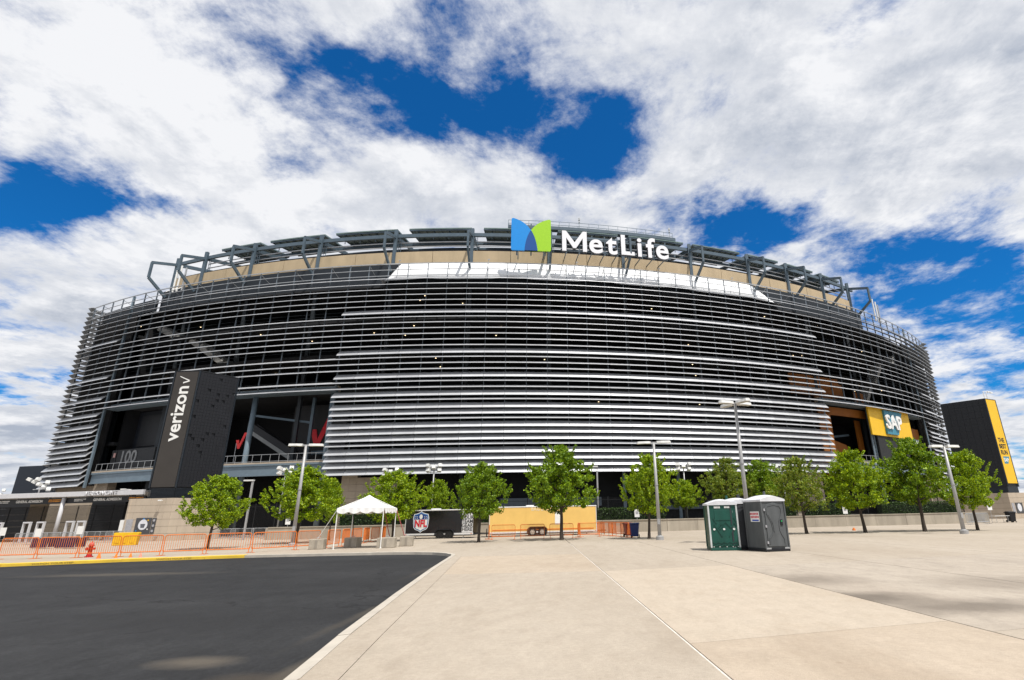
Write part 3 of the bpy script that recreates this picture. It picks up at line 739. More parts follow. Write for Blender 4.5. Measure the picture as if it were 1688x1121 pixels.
# right gate: amber walls, truss column with rungs
mb = MB(); arcslab(mb, UC1 + .1, UC1 + 1.1, -1.6, -1.9, 7.0, 19.0, .5); arcslab(mb, UC1 + .1, UC1 + 4.6, -1.6, -1.9, 17.6, 19.0, .5); sbuild(mb, 'amber_wall', AMBER)
mb = MB(); mb.prism([(0, 0), (6.5, 1.6), (5.6, 3.2), (0, 4.4)], 'y', 0, .3); 
o = mb.build('amber_wall', AMBER); o.matrix_world = Matrix.Translation(fac(UC1 + 1.2, -3.5, 9.6)) @ Matrix.Rotation(fang(UC1 + 2), 4, 'Z'); o.parent = ST; o.matrix_parent_inverse = PINV
for (a, c, z0, z1, oo) in ((UC1 - 1.2, UC1 + 3.2, 21.2, 24.9, -3.2), (UC1 + .6, UC1 + 2.5, 20.6, 22.6, -2.9), (27.0, 28.0, 20.4, 23.0, -3.2), (24.6, 25.6, 21.3, 23.9, -3.0), (26.5, 27.0, 12.0, 17.5, -3.2)):
    mb = MB(); arcslab(mb, a, c, oo, oo - .3, z0, z1, .5); sbuild(mb, 'amber_wall', AMBER)
for dz in (0, .9):
    mb = MB(); uu = 26.6 + dz * .28; mb.beam(fac(uu, -.9, 0), fac(uu, -.9, 19.6), .3, .3); sbuild(mb, 'gate_column', STEELL)
mb = MB()
for k in range(14): mb.beam(fac(26.6, -.9, 8 + .8 * k), fac(26.85, -.9, 8 + .8 * k), .08, .1)
sbuild(mb, 'column_rungs', GALV)
mb = MB(); mb.beam(fac(22.6, -5, 13.6), fac(26.5, -5, 15.0), .35, .35); sbuild(mb, 'tie_beam', STEEL)
# right-hand undercroft glazing light bands seen through the fence
mb = MB(); arcslab(mb, 4, 9, -4.6, -4.9, 3.0, 4.2, 1); arcslab(mb, 11.5, 18.5, -4.6, -4.9, 2.3, 2.9, 1); sbuild(mb, 'concourse_counter', mat('blue_grey_counter', (.12, .15, .18), .5))
for uu in (3.3, 7.2, 10.1, 13.0, 16.4):
    mb = MB(); mb.beam(fac(uu, -3.6, 0), fac(uu, -3.6, 8.6), .45, .45); sbuild(mb, 'column', STEELL)

# dark back-up walls close behind the corner louvers
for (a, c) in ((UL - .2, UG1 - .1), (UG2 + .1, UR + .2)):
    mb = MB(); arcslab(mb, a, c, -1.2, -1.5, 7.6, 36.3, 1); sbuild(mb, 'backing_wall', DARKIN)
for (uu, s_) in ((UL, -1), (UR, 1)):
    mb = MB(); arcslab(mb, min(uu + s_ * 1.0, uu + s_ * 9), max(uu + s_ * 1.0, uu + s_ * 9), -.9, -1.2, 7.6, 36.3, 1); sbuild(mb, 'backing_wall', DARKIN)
# ------------------------------------------------------------------ big roof sign
BLUE = mat('sky_blue_sign', (0.0, 0.24, 0.68), 0.45, 0, 0.04)
GREEN = mat('lime_sign', (0.32, 0.60, 0.012), 0.45, 0, 0.04)
NAVY = mat('deep_blue_sign', (0.0, 0.065, 0.27), 0.45, 0, 0.04)
LETTER = mat('white_letter_face', (0.80, 0.80, 0.83), 0.5, 0, 0.03)
RETURN = mat('dark_letter_return', (0.05, 0.055, 0.065), 0.6)
us = 5.37
sg = thing('roof_sign', 'blue and green winged emblem beside big white MetLife letters on the stadium roof edge', 'sign', fac(us, 1.2, 40.75), fang(us))
SGI = sg.matrix_basis.copy()
def wing(pts, name, material, y):
    mb = MB(); mb.prism(pts, 'y', y, y + .25); return mb.build(name, material, sg)
def curve(p0, p1, p2, n=10):
    return [((1 - t) ** 2 * p0[0] + 2 * t * (1 - t) * p1[0] + t * t * p2[0], (1 - t) ** 2 * p0[1] + 2 * t * (1 - t) * p1[1] + t * t * p2[1]) for t in [i / n for i in range(n + 1)]]
Wd, Hh = 3.1, 5.65
rise = curve((-Wd + .3, Hh), (-.9, Hh - .35), (1.0, 0), 14)
lw = [(-Wd, .2), (-Wd + .2, 0)]
left_wing = [(-Wd, .2), (-Wd, Hh - .3), (-Wd + .05, Hh - .08)] + curve((-Wd + .3, Hh), (.55, Hh - .9), (1.0, 0), 14) + [(-Wd + .2, 0)]
right_wing = [(Wd, .2), (Wd, Hh - .35), (Wd - .05, Hh - .13)] + curve((Wd - .3, Hh - .05), (-.75, Hh - .95), (-1.0, 0), 14) + [(Wd - .2, 0)]
wing(left_wing, 'blue_wing', BLUE, -.05); wing(right_wing, 'green_wing', GREEN, -.01)
LWc = curve((-Wd + .3, Hh), (.55, Hh - .9), (1.0, 0), 40); RWc = curve((Wd - .3, Hh - .05), (-.75, Hh - .95), (-1.0, 0), 40)
def xat(c_, z): 
    for a, d in zip(c_, c_[1:]):
        if d[1] <= z <= a[1]: return a[0] + (d[0] - a[0]) * (a[1] - z) / max(1e-6, a[1] - d[1])
    return c_[-1][0]
zi = [z for z in [i * .12 for i in range(40)] if xat(LWc, z) > xat(RWc, z)]
ov = [(xat(RWc, z), z) for z in zi] + [(xat(LWc, z), z) for z in zi[::-1]]
wing(ov, 'overlap_wing', NAVY, -.09)
mb = MB()
for x in (-2.2, 0, 2.2): mb.beam((x, .45, -.6), (x, .45, 5.0), .2, .2)
mb.beam((-2.9, .45, .3), (2.9, .45, .3), .2, .25); mb.beam((-2.9, .45, 3.6), (2.9, .45, 3.6), .2, .25); mb.beam((-2, .4, .2), (-2, 3.4, .2), .15, .15); mb.beam((2, .4, .2), (2, 3.4, .2), .15, .15)
mb.build('sign_frame', STEEL, sg)
letters = [('M', 947), ('e', 982), ('t', 1008), ('L', 1034), ('i', 1054), ('f', 1071), ('e', 1091)]
def fu(px, z, out):
    # bay position on the curve at column px
    best = None; lo, hi = 0.0, 20.0
    for _ in range(40):
        mid = (lo + hi) / 2; p = fac(mid, out, z) - Vector((0, 0, EYE))
        x = X0 + F_PX * p.dot(CR) / p.dot(CF)
        if x < px: lo = mid
        else: hi = mid
    return (lo + hi) / 2
# child meshes are written in world coordinates, moved into the sign's frame
INV = (Matrix.Translation(fac(us, 1.2, 40.75)) @ Matrix.Rotation(fang(us), 4, 'Z')).inverted()
zb = 41.05
for ch, px in letters:
    uu = fu(px, 43, 1.1); p = fac(uu, 1.1, zb)
    cap = 4.9
    # baseline placement: measure glyph
    for (nm, mt_, ex, bo, dy) in (('letter_return', RETURN, .16, .15, .26), ('letter', LETTER, .05, .095, 0)):
        if ch in 'ML':
            bo2 = bo - .095; hM, wM, st = 3.55, 3.95, .66
            if ch == 'M':
                o2 = [(-wM / 2, 0), (-wM / 2 + st, 0), (-wM / 2 + st, hM * .66), (-.22, .55), (.22, .55), (wM / 2 - st, hM * .66), (wM / 2 - st, 0), (wM / 2, 0), (wM / 2, hM), (wM / 2 - st * .95, hM), (0, 1.55), (-wM / 2 + st * .95, hM), (-wM / 2, hM)]
            else: o2 = [(-1.05, 0), (1.15, 0), (1.15, .62), (-1.05 + .68, .62), (-1.05 + .68, hM), (-1.05, hM)]
            if bo2 > 0: o2 = [(x * (1 + bo2 / 2.4) , z * (1 + bo2 / 2.6) - bo2 * .7) for x, z in o2]
            mb = MB(); mb.prism(o2, 'z', -ex, ex); me = mb.mesh('letter')
            bmt = bmesh.new(); bmt.from_mesh(me); bmesh.ops.triangulate(bmt, faces=[f for f in bmt.faces if len(f.verts) > 4]); bmt.to_mesh(me); bmt.free()
        else:
            cu = bpy.data.curves.new('t', 'FONT'); cu.body = ch; cu.size = cap; cu.extrude = ex; cu.offset = bo; cu.align_x = 'CENTER'; cu.resolution_u = 6
            ob = bpy.data.objects.new('tmp', cu); col.objects.link(ob)
            me = bpy.data.meshes.new_from_object(ob.evaluated_get(bpy.context.evaluated_depsgraph_get()))
            bpy.data.objects.remove(ob); bpy.data.curves.remove(cu)
        q = p + Vector((-math.sin(fang(uu)), math.cos(fang(uu)), 0)) * dy
        me.transform(INV @ Matrix.Translation(q) @ Matrix.Rotation(fang(uu), 4, 'Z') @ Matrix.Rotation(rad(90), 4, 'X') @ Matrix.Diagonal((1.0, 1, 1, 1)))
        me.materials.clear(); me.materials.append(mt_)
        o = bpy.data.objects.new(nm, me); col.objects.link(o); o.parent = sg
mb = MB()
for z_ in (41.3, 43.6): arcslab(mb, 6.9, 12.9, .62, .45, z_, z_ + .25, .5)
for k in range(9):
    uu = 7.2 + k * .68; mb.beam(fac(uu, .5, 40.9), fac(uu, .5, 44.3), .15, .15); mb.beam(fac(uu, .5, 41.4), fac(uu, -3.0, 41.4), .12, .12)
mb.v = [tuple(INV @ Vector(v)) for v in mb.v]; mb.build('letter_frame', STEEL, sg)

# ------------------------------------------------------------------ media towers
def tower_panels(mb, p0, p1, z0, z1, nrm, nx, nz, gap, miss=()):
    pass
TILE = mat('charcoal_led_tile', (0.0085, 0.009, 0.012), 0.45, 0, 0.35, 0.8)
TILEB = mat('bare_led_backing', (0.004, 0.004, 0.005), 0.7)
BROWN = mat('bronze_banner', (0.040, 0.035, 0.031), 0.6, 0, 0.12, 0.5)
LOUV = mat('dark_louver_band', (0.018, 0.024, 0.032), 0.5, 0.2)
def quad_tower(name, label, A, B, C, z0, z1, lean=0.0):
    # B near corner, A left corner, C right corner (plan), D completes the plan
    t = thing(name, label, 'media tower', (B[0], B[1], 0))
    O = Vector((B[0], B[1]))
    a, b2, c = Vector(A) - O, Vector((0, 0)), Vector(C) - O
    d = a + c
    mb = MB(); n = [a, b2, c, d]
    cen = (a + c) / 2
    ins = [p + (cen - p).normalized() * .12 for p in n]
    mb.prism([(p.x, p.y) for p in ins], 'z', z0, z1 - .05); mb.build('core', BLACK, t)
    mb = MB(); mb.prism([(p.x, p.y) for p in n], 'z', z1 - .06, z1 + .06); mb.build('cap', BLACK, t)
    for p, q in ((a, b2), (b2, c)):
        pass
    mb = MB()
    for p in n: mb.beam((p.x, p.y, z0), (p.x, p.y, z1), .16, .16)
    mb.build('corner_trim', LOUV, t)
    return t, a, b2, c, d
z0, z1 = 5.45, 18.79
A, B, C = (-47.2, 60.05), (-44.25, 60.0), (-42.05, 63.8)
vt, a, b2, c, d = quad_tower('media_tower', 'tall dark tower with a white verizon banner on a pale stone base', A, B, C, z0, z1)
mb = MB(); e = (b2 - a).normalized(); nn = Vector((e.y, -e.x))
P = lambda s, z, o=.08: (a.x + e.x * s + nn.x * o, a.y + e.y * s + nn.y * o, z)
Lf = (b2 - a).length
mb.add([P(.18, z0 + .1), P(Lf - .14, z0 + .1), P(Lf - .14, z1 - .12), P(.18, z1 - .12), P(.18, z0 + .1, 0), P(Lf - .14, z0 + .1, 0), P(Lf - .14, z1 - .12, 0), P(.18, z1 - .12, 0)],
       [(0, 1, 2, 3), (7, 6, 5, 4), (0, 4, 5, 1), (1, 5, 6, 2), (2, 6, 7, 3), (3, 7, 4, 0)])
mb.build('banner', BROWN, vt)
ang = math.atan2(e.y, e.x)
text('verizon', 2.15, WHITE, vt, P(Lf * .5 - .1, z1 - 5.0, .1), ang, rad(90), extrude=.01, bold=.04, name='lettering')
mb = MB()
def stroke2(pts, o=.1):
    mb.add([P(*q, o + .01) for q in pts] + [P(*q, o - .01) for q in pts], [tuple(range(len(pts))), tuple(range(2 * len(pts) - 1, len(pts) - 1, -1))] + [(i, len(pts) + i, len(pts) + (i + 1) % len(pts), (i + 1) % len(pts)) for i in range(len(pts))])
zz = z1 - 1.25
# tick rotated with the lettering: along the banner upwards
stroke2([(1.25, zz - .28), (1.25, zz - .12), (2.0, zz + .1), (2.0, zz - .06)]); stroke2([(2.0, zz - .04), (2.0, zz + .1), (.75, zz + .62), (.75, zz + .54)])
mb.build('tick_mark', WHITE, vt)
# right side faced with square tiles, some missing
e2 = (c - b2).normalized(); n2 = Vector((e2.y, -e2.x)); L2 = (c - b2).length
nx, nz = 12, 36; rr = random.Random(11); tw, th = (L2 - .2) / nx, (z1 - z0 - .25) / nz
mbt = MB(); mbt.box((tw / 2, -.03, th / 2), (tw - .012, .05, th - .012)); tme = mbt.mesh('tile'); tme.materials.append(TILE)
a2 = math.atan2(e2.y, e2.x); cnt = 0; rest = MB()
for i in range(nx):
    for k in range(nz):
        if rr.random() < (.05 if 6 < k < 33 else .03): continue
        x, z = .1 + i * tw, z0 + .12 + k * th
        if cnt < 290:
            o = bpy.data.objects.new('tile', tme); col.objects.link(o); o.parent = vt
            o.location = (b2.x + e2.x * x, b2.y + e2.y * x, z); o.rotation_euler = (0, 0, a2); cnt += 1
        else:
            cc = Vector((b2.x, b2.y, 0)) + Vector((e2.x, e2.y, 0)) * (x + tw / 2) + Vector((n2.x, n2.y, 0)) * .03
            rest.box((cc.x, cc.y, z + th / 2), (tw - .012, .05, th - .012), a2)
rest.build('tile_field', TILE, vt, kind='stuff')
mb = MB(); k = 0
for zb_ in [4.45 + .13 * i for i in range(8)]:
    for p, q in ((a, b2), (b2, c)):
        mb.beam((p.x, p.y, zb_), (q.x, q.y, zb_), .1, .07)
mb.build('louver_band', LOUV, vt)
mb = MB(); ins = [p + ((a + c) / 2 - p).normalized() * .2 for p in (a, b2, c, d)]; mb.prism([(p.x, p.y) for p in ins], 'z', 4.3, z0 + .02); mb.build('plant_room', BLACK, vt)
# stone base in courses of blocks
base_pts = [(-48.6 + 44.25, 59.4 - 60), (.7, -.9), (3.4, 3.7), (-1.6, 5.0)]
def courses(parent, pts, z0, z1, rows, blk=1.6, material=PRECAST):
    h = (z1 - z0) / rows
    for r in range(rows):
        for i in range(len(pts)):
            p, q = Vector(pts[i]), Vector(pts[(i + 1) % len(pts)]); L_ = (q - p).length; nb = max(1, int(L_ / blk)); off = .5 if r % 2 else 0
            cuts = sorted(set([0, 1] + [min(1, max(0, (k + off) / nb)) for k in range(nb + 1)]))
            for s0, s1 in zip(cuts, cuts[1:]):
                if s1 - s0 < .02: continue
                u0_, u1_ = p.lerp(q, s0), p.lerp(q, s1); dirv = (q - p).normalized(); nr = Vector((dirv.y, -dirv.x))
                mb = MB(); cc = (u0_ + u1_) / 2 - nr * .15
                mb.box((cc.x, cc.y, z0 + h * (r + .5)), ((u1_ - u0_).length - .02, .3, h - .022), math.atan2(dirv.y, dirv.x)); mb.build('block', material, parent)
    mb = MB(); cen = sum((Vector(p) for p in pts), Vector((0, 0))) / len(pts)
    mb.prism([tuple(Vector(p) + (cen - Vector(p)).normalized() * .12) for p in pts], 'z', z0, z1 - .03); mb.build('core', mat('mortar', (.13, .11, .09), .9), parent)
courses(vt, base_pts, 0, 4.35, 6)
# map panel, notice and icons on the base
bd = (Vector(base_pts[1]) - Vector(base_pts[0])).normalized(); bn = Vector((bd.y, -bd.x)); ba = math.atan2(bd.y, bd.x)
Q = lambda s, z, o: (base_pts[0][0] + bd.x * s + bn.x * o, base_pts[0][1] + bd.y * s + bn.y * o, z)
mb = MB(); mb.box(Q(.65, 1.45, .03), (.75, .05, 1.55), ba); mb.build('rules_notice', mat('pale_grey_notice', (.34, .34, .36), .6, 0, .25, 9), vt)
mb = MB(); mb.box(Q(2.25, 1.55, .03), (1.75, .05, 1.6), ba); mp_ = mb.build('map_board', mat('charcoal_map', (.06, .062, .068), .5), vt)
mb = MB(); 
ptsm = [(math.cos(t) * .52, math.sin(t) * .58 * (1.0 if math.sin(t) > 0 else .85)) for t in [2 * math.pi * i / 20 for i in range(20)]]
mb.add([Q(2.25 + x, 1.62 + z, .062) for x, z in ptsm], [tuple(range(20))]); mb.build('map_plan', mat('map_white', (.62, .64, .68), .5), mp_)
mb = MB(); mb.add([Q(2.25 + x, 1.62 + z, .066) for x, z in ((-.2, -.28), (.2, -.28), (.28, .12), (-.28, .12))], [(0, 1, 2, 3)]); mb.build('map_field', mat('map_dark', (.10, .11, .13), .5), mp_)
for (x, z, cm) in ((2.25, 2.25, BLUE), (2.75, 2.1, YELLOW), (1.62, 1.05, BLUE), (2.85, 1.2, WHITE)):
    mb = MB(); mb.box(Q(x, z, .065), (.12, .02, .12), ba); mb.build('map_pin', cm, mp_)
for k in range(3):
    mb = MB(); mb.box(Q(3.42, 2.07 - .53 * k, .03), (.42, .05, .5), ba); ic = mb.build('icon_panel', MATS['charcoal_map'], vt)
    mb = MB(); mb.lathe([(.13, 0), (.13, .02)], 10, (0, 0, 0)); o = mb.build('icon_mark', MATS['pale_grey_notice'], ic); o.matrix_local = Matrix.Translation(Q(3.42, 2.07 - .53 * k, .06)) @ Matrix.Rotation(ba, 4, 'Z') @ Matrix.Rotation(rad(90), 4, 'X')
for s_ in (1.0, 2.1, 3.9):
    mb = MB(); mb.tube(Q(s_, .45, 0), Q(s_, .45, .25), .05, .05, 8); mb.tube(Q(s_ + .18, .45, .0), Q(s_ + .18, .45, .25), .05, .05, 8); mb.build('hose_connection', GALV, vt)
mb = MB(); mb.tube(Q(3.9, 4.1, .05), Q(3.9, 4.05, .45), .02, .02, 6); mb.box(Q(3.95, 4.1, .5), (.35, .16, .12), ba); mb.build('wall_lamp', WHITE, vt)
mb = MB(); mb.tube(Q(-.1, 5.3, -.1), Q(-.5, 5.35, .3), .03, .03, 6); mb.box(Q(-.6, 5.35, .4), (.5, .2, .1), ba); mb.build('wall_lamp', WHITE, vt)

# right tower: black with a yellow edge panel
k_ = 84 / 68.
A = (49.85 * k_, 71.49 * k_); B = (53.23 * k_, 84.0); C = (55.36 * k_, 69.05 * k_); z0r, z1r = 4.6, 1.65 + (15.09 - 1.65) * k_
rt, a, b2, c, d = quad_tower('media_tower', 'black tower with a narrow yellow panel reading THE BEST RUN beyond the trees', A, B, C, z0r, z1r)
e = (b2 - a).normalized(); n1 = Vector((e.y, -e.x)); Lr = (b2 - a).length; aa = math.atan2(e.y, e.x)
tw, th = Lr / 7, (z1r - z0r) / 14
mbt = MB(); mbt.box((tw / 2, -.05, th / 2), (tw - .02, .06, th - .02)); bme = mbt.mesh('black_panel'); bme.materials.append(mat('black_panel', (.008, .009, .012), .5, 0, .3))
for i in range(7):
    for k in range(14):
        o = bpy.data.objects.new('black_panel', bme); col.objects.link(o); o.parent = rt
        o.location = (a.x + e.x * i * tw, a.y + e.y * i * tw, z0r + k * th); o.rotation_euler = (0, 0, aa)
e2 = (c - b2).normalized(); n2 = Vector((e2.y, -e2.x)); L2 = (c - b2).length; a2 = math.atan2(e2.y, e2.x)
Pr = lambda s, z, o: (b2.x + e2.x * s + n2.x * o, b2.y + e2.y * s + n2.y * o, z)
mb = MB(); mb.box(Pr(L2 / 2, (z0r + z1r) / 2 + .2, .05), (L2 - .3, .06, z1r - z0r - .6), a2); mb.build('yellow_panel', YELLOW, rt)
for i, wd in enumerate(('THE', 'BEST', 'RUN')):
    text(wd, .95, BLACK, rt, Pr(L2 * .48, z1r - 6.6 - i * .95, .09), a2, extrude=.005, bold=.03, sx=.95)
mb = MB(); mb.add([Pr(L2 / 2 + x, z1r - 9.6 + z, .092) for x, z in ((-.75, -.6), (.25, -.6), (.95, .5), (-.75, .5))], [(0, 1, 2, 3)]); mb.build('logo_plate', MATS['teal_blue_sign'], rt)
text('SAP', .8, WHITE, rt, Pr(L2 / 2 - .1, z1r - 9.65, .1), a2, extrude=.005, bold=.02)
mb = MB(); ins = [p + ((a + c) / 2 - p).normalized() * .1 for p in (a, b2, c, d)]; mb.prism([(p.x, p.y) for p in ins], 'z', 3.6, z0r + .02); mb.build('plant_room', LOUV, rt)
bp = [(-6.2, 5.6), (-.8, -.6), (6.0, 2.2), (3.0, 7.0)]
courses(rt, bp, 0, 3.7, 5)
bd = (Vector(bp[2]) - Vector(bp[1])).normalized(); bn = Vector((bd.y, -bd.x)); ba = math.atan2(bd.y, bd.x)
Q2 = lambda s, z, o: (bp[1][0] + bd.x * s + bn.x * o, bp[1][1] + bd.y * s + bn.y * o, z)
mb = MB(); mb.box(Q2(1.9, 1.5, .03), (1.7, .05, 1.5), ba); mb.build('map_board', MATS['charcoal_map'], rt)
mb = MB(); mb.add([Q2(1.9 + .5 * math.cos(t), 1.55 + .58 * math.sin(t), .062) for t in [2 * math.pi * i / 20 for i in range(20)]], [tuple(range(20))]); mb.build('map_plan', MATS['map_white'], rt)
mb = MB(); mb.box(Q2(.5, 1.5, .03), (.6, .05, 1.4), ba); mb.build('rules_notice', MATS['pale_grey_notice'], rt)
for s_ in (.3, 1.6):
    mb = MB(); base = Vector((b2.x, b2.y, z1r)) + Vector((.8 * s_, .6 * s_, 0)); mb.tube(base, base + Vector((0, 0, 1.2)), .05, .05, 6); mb.tube(base + Vector((0, 0, 1.2)), base + Vector((.7, -.2, 1.2)), .04, .04, 6); mb.box(base + Vector((.7, -.2, 1.1)), (.35, .2, .18)); mb.build('camera_arm', WHITE, rt)
# farther dark tower at the left, beyond the corner of the stadium
tl = at_depth(33, 769, 118); bl = at_depth(18, 812, 118)
ft = thing('media_tower', 'plain dark tower peeking out beyond the stadium corner above the entrance canopy', 'media tower', (tl.x + 3, 118, 0))
mb = MB(); mb.prism([(-3.1, 0), (3.2, -1), (6, 4), (-.5, 5)], 'z', 4.6, tl.z); mb.build('body', mat('dark_navy_panel', (.011, .016, .026), .5), ft)
mb = MB(); mb.prism([(-3.2, .1), (3.2, -.8), (6, 4), (-.5, 5)], 'z', 0, 4.55); mb.build('base', PRECAST, ft)
mb = MB(); mb.tube((1.2, 1, tl.z), (1.2, 1, tl.z + 1.5), .05, .05, 6); mb.build('antenna', GALV, ft)

# ------------------------------------------------------------------ gate signs on the facade
def facing(name, label, cat, u_, out, z): return thing(name, label, cat, fac(u_, out, z), fang(u_))
# red ticks
def tick(parent, w, h, th, y, material, name='tick_mark'):
    mb = MB(); mb.prism([(-w * .5, h * .42), (-w * .5 + th, h * .42), (-w * .12, th * .55), (w * .5, h), (w * .5 + .0, h - th * .2), (w * .5 - th * .25, h - th * .3), (-w * .02, 0), (-w * .22, 0)][::-1] if False else [(-w * .5, h * .55), (-w * .5 + th * .95, h * .55), (-w * .14, h * .22), (w * .5 - th * .9, h), (w * .5, h), (-w * .05, 0), (-w * .25, 0)], 'y', y, y + .12)
    return mb.build(name, material, parent)
q1 = facing('gate_sign', 'black wall board with a big red tick half hidden by the silver louvers', 'sign', -5.62, -6.0, 11.5)
mb = MB(); mb.bbox((-4.4, .1, -1.0), (4.5, .4, 7.2)); mb.build('board', mat('charcoal_board', (.016, .016, .018), .6), q1)
tick(q1, 3.6, 4.6, 1.0, -.05, RED); q1.children[-1].location = (.55, 0, .9)
q2 = facing('gate_sign', 'small red tick hanging beside the escalator in the dark gate', 'sign', -8.75, -1.9, 11.9)
tick(q2, 1.7, 2.3, .5, -.1, mat('bright_red_sign', (.72, .03, .03), .5)); mb = MB(); mb.beam((-.75, 0, -1.9), (-.75, 0, 1.2), .07, .07); mb.beam((-.75, 0, 1.0), (.2, 0, .6), .05, .05); mb.build('hanger', GALV, q2)
# SAP boards
sp = facing('gate_sign', 'bright yellow board with a large teal SAP plate above the maples', 'sign', 28.65, -.05, 14.4)
mb = MB(); 
for k in range(3): mb = MB(); mb.bbox((-7.6 + k * 5.1, 0, 0), (-7.6 + (k + 1) * 5.1 - .02, .3, 5.1)); mb.build('panel', YELLOW, sp)
mb = MB(); mb.prism([(-2.6, .4), (1.5, .4), (4.3, 4.8), (-2.6, 4.8)], 'y', -.35, -.02); mb.build('logo_plate', TEALB, sp)
text('SAP', 3.6, WHITE, sp, (.15, -.5, 2.5), extrude=.12, bold=.08)
mb = MB(); mb.bbox((-5.6, .2, -4.5), (5.6, .5, -.02)); mb.build('lower_panel', mat('charcoal_cladding', (.02, .021, .022), .7), sp)
sp2 = facing('gate_sign', 'amber hanging board with a small SAP mark beside the bright yellow board', 'sign', 33.25, -1.5, 11.6)
mb = MB(); mb.bbox((-2.6, 0, 0), (2.5, .3, 5.6)); mb.build('panel', AMBER, sp2)
mb = MB(); mb.prism([(-1.9, 1.9), (1.0, 1.9), (2.2, 3.4), (-1.9, 3.4)], 'y', -.12, -.01); mb.build('logo_plate', TEALB, sp2)
text('SAP', 1.7, WHITE, sp2, (-.1, -.16, 2.62), extrude=.03, bold=.04)
# ------------------------------------------------------------------ entrance canopy and security line at the left
FASC = mat('pale_grey_fascia', (.56, .56, .58), .5, 0, .06)
ca = at_depth(238, 811, 62.5); cb = at_depth(-190, 822, 69)
cb.z = ca.z
cdir = (cb - ca); cL = cdir.length; cdir.normalize(); crz = math.atan2(-cdir.y, -cdir.x)
cn = thing('entrance_canopy', 'long pale entrance canopy with VERIZON GATE lettering beside the dark tower', 'canopy', (ca.x, ca.y, 0), crz)
# local x runs from -cL (far end) to 0 at the tower; front is -y
zc = ca.z
mb = MB(); mb.bbox((-cL, -.15, zc - .27), (0, .15, zc + .27)); mb.build('fascia', FASC, cn, bevel=.02)
mb = MB(); mb.bbox((-cL, .16, zc + .02), (0, 8.5, zc + .2)); mb.build('roof', FASC, cn)
mb = MB(); mb.bbox((-cL, .4, zc - 1.0), (-.1, .5, zc - .36)); sb = mb.build('sign_band', BLACK, cn)
nb = int(cL / 2.2)
mb = MB()
for k in range(nb): mb.beam((-k * 2.2 - .6, .45, zc - .36), (-k * 2.2 - .6, .45, zc + .05), .08, .08)
mb.build('hangers', GALV, cn)
def canopy_x(px, y=0.):
    # local x whose front line shows at column px
    lo, hi = -cL, 0.
    for _ in range(40):
        mid = (lo + hi) / 2; p = Vector((ca.x, ca.y, zc)) + Vector((math.cos(crz), math.sin(crz), 0)) * mid - Vector((0, 0, EYE))
        x = X0 + F_PX * p.dot(CR) / p.dot(CF)
        if x < px: lo = mid
        else: hi = mid
    return (lo + hi) / 2
text('VERIZON GATE', .62, mat('grey_letter', (.62, .62, .64), .4), cn, (canopy_x(170), -.24, zc + .0), extrude=.06, bold=.012, sx=1.0)
WT = mat('sign_white', (.7, .7, .68), .6); OT = mat('sign_orange', (.75, .30, .02), .6)
for px in (45, 174):
    text('GENERAL ADMISSION', .40, WT, cn, (canopy_x(px), .385, zc - .68), extrude=.004, bold=.012, sx=1.0)
for px, mt_, n_ in ((88, OT, 2), (221, OT, 2), (128, WT, 2), (4, WT, 2)):
    x0_ = canopy_x(px); mb = MB(); rr = random.Random(px)
    for r in range(2):
        x = -.95 if mt_ is OT else -.75
        while x < (.95 if mt_ is OT else .75) * (1 if r == 0 else .7):
            w = rr.uniform(.06, .13); mb.bbox((x0_ + x, .386, zc - .62 - r * .17), (x0_ + x + w, .398, zc - .52 - r * .17)); x += w + rr.choice((.03, .03, .03, .09))
    mb.build('small_lettering', mt_, cn, kind='stuff')
for px in (104, -40):
    x = canopy_x(px); mb = MB(); mb.tube((x, .25, 0), (x, .25, zc - .27), .2, .2, 12); mb.build('column', FASC, cn, smooth=True)
for k in range(3):
    mb = MB(); x = -2.5 - 6.0 * k; mb.box((x, .9, zc - .18), (.5, .4, .25)); mb.build('speaker_box', BLACK, cn)

# mesh fence behind the canopy
fz = Matrix.Translation((ca.x, ca.y, 0)) @ Matrix.Rotation(crz, 4, 'Z')
def wpt(x, y, z=0): return fz @ Vector((x, y, z))
mf = thing('mesh_fence', 'tall black mesh fence closing the entrance under the canopy', 'fence', wpt(0, 3.5), crz)
x = 0
while x > -cL: mb = MB(); mb.tube((x, 0, 0), (x, 0, 4.1), .05, .05, 6); mb.build('post', BLACKF, mf); x -= 2.6
mb = MB()
for z in (.15, 2.1, 4.05): mb.beam((0, 0, z), (-cL, 0, z), .05, .06)
mb.build('rails', BLACKF, mf)
mb = MB(); x = 0
while x > -cL:
    mb.beam((x, 0, .1), (x, 0, 4.0), .028, .028); x -= .13
mb.build('wire_mesh', BLACKF, mf, kind='stuff')
# walls and gates behind the fence
for (px0, px1, mt_, Yw, h) in ((42, 69, PRECAST, 74, 4.6), (74, 140, PRECAST, 77, 4.8), (-30, 200, BLACK, 84, 5.2)):
    a_, c_ = at_depth(px0 if px0 > 0 else -150, 860, Yw), at_depth(px1, 860, Yw)
    w_ = thing('side_wall', {42: 'narrow pale concrete wall behind the mesh fence', 74: 'wide pale concrete wall behind the mesh fence under the canopy', -30: 'dark wall at the far end of the canopy'}[px0], 'wall', ((a_.x + c_.x) / 2, Yw, 0), 0)
    hw = abs(c_.x - a_.x) * .5
    for r in range(6):
        mb = MB(); mb.bbox((-hw, 0, h * r / 6), (hw, .4, h * (r + 1) / 6 - .02)); mb.build('panel', mt_, w_)
dkw = thing('side_wall', 'black back wall in the shade beneath the balcony by the tower', 'wall', wpt(-4.5, 12), crz); mb = MB(); mb.bbox((-5.0, 0, 0), (5.5, .4, 7)); mb.build('panel', DARKIN, dkw)

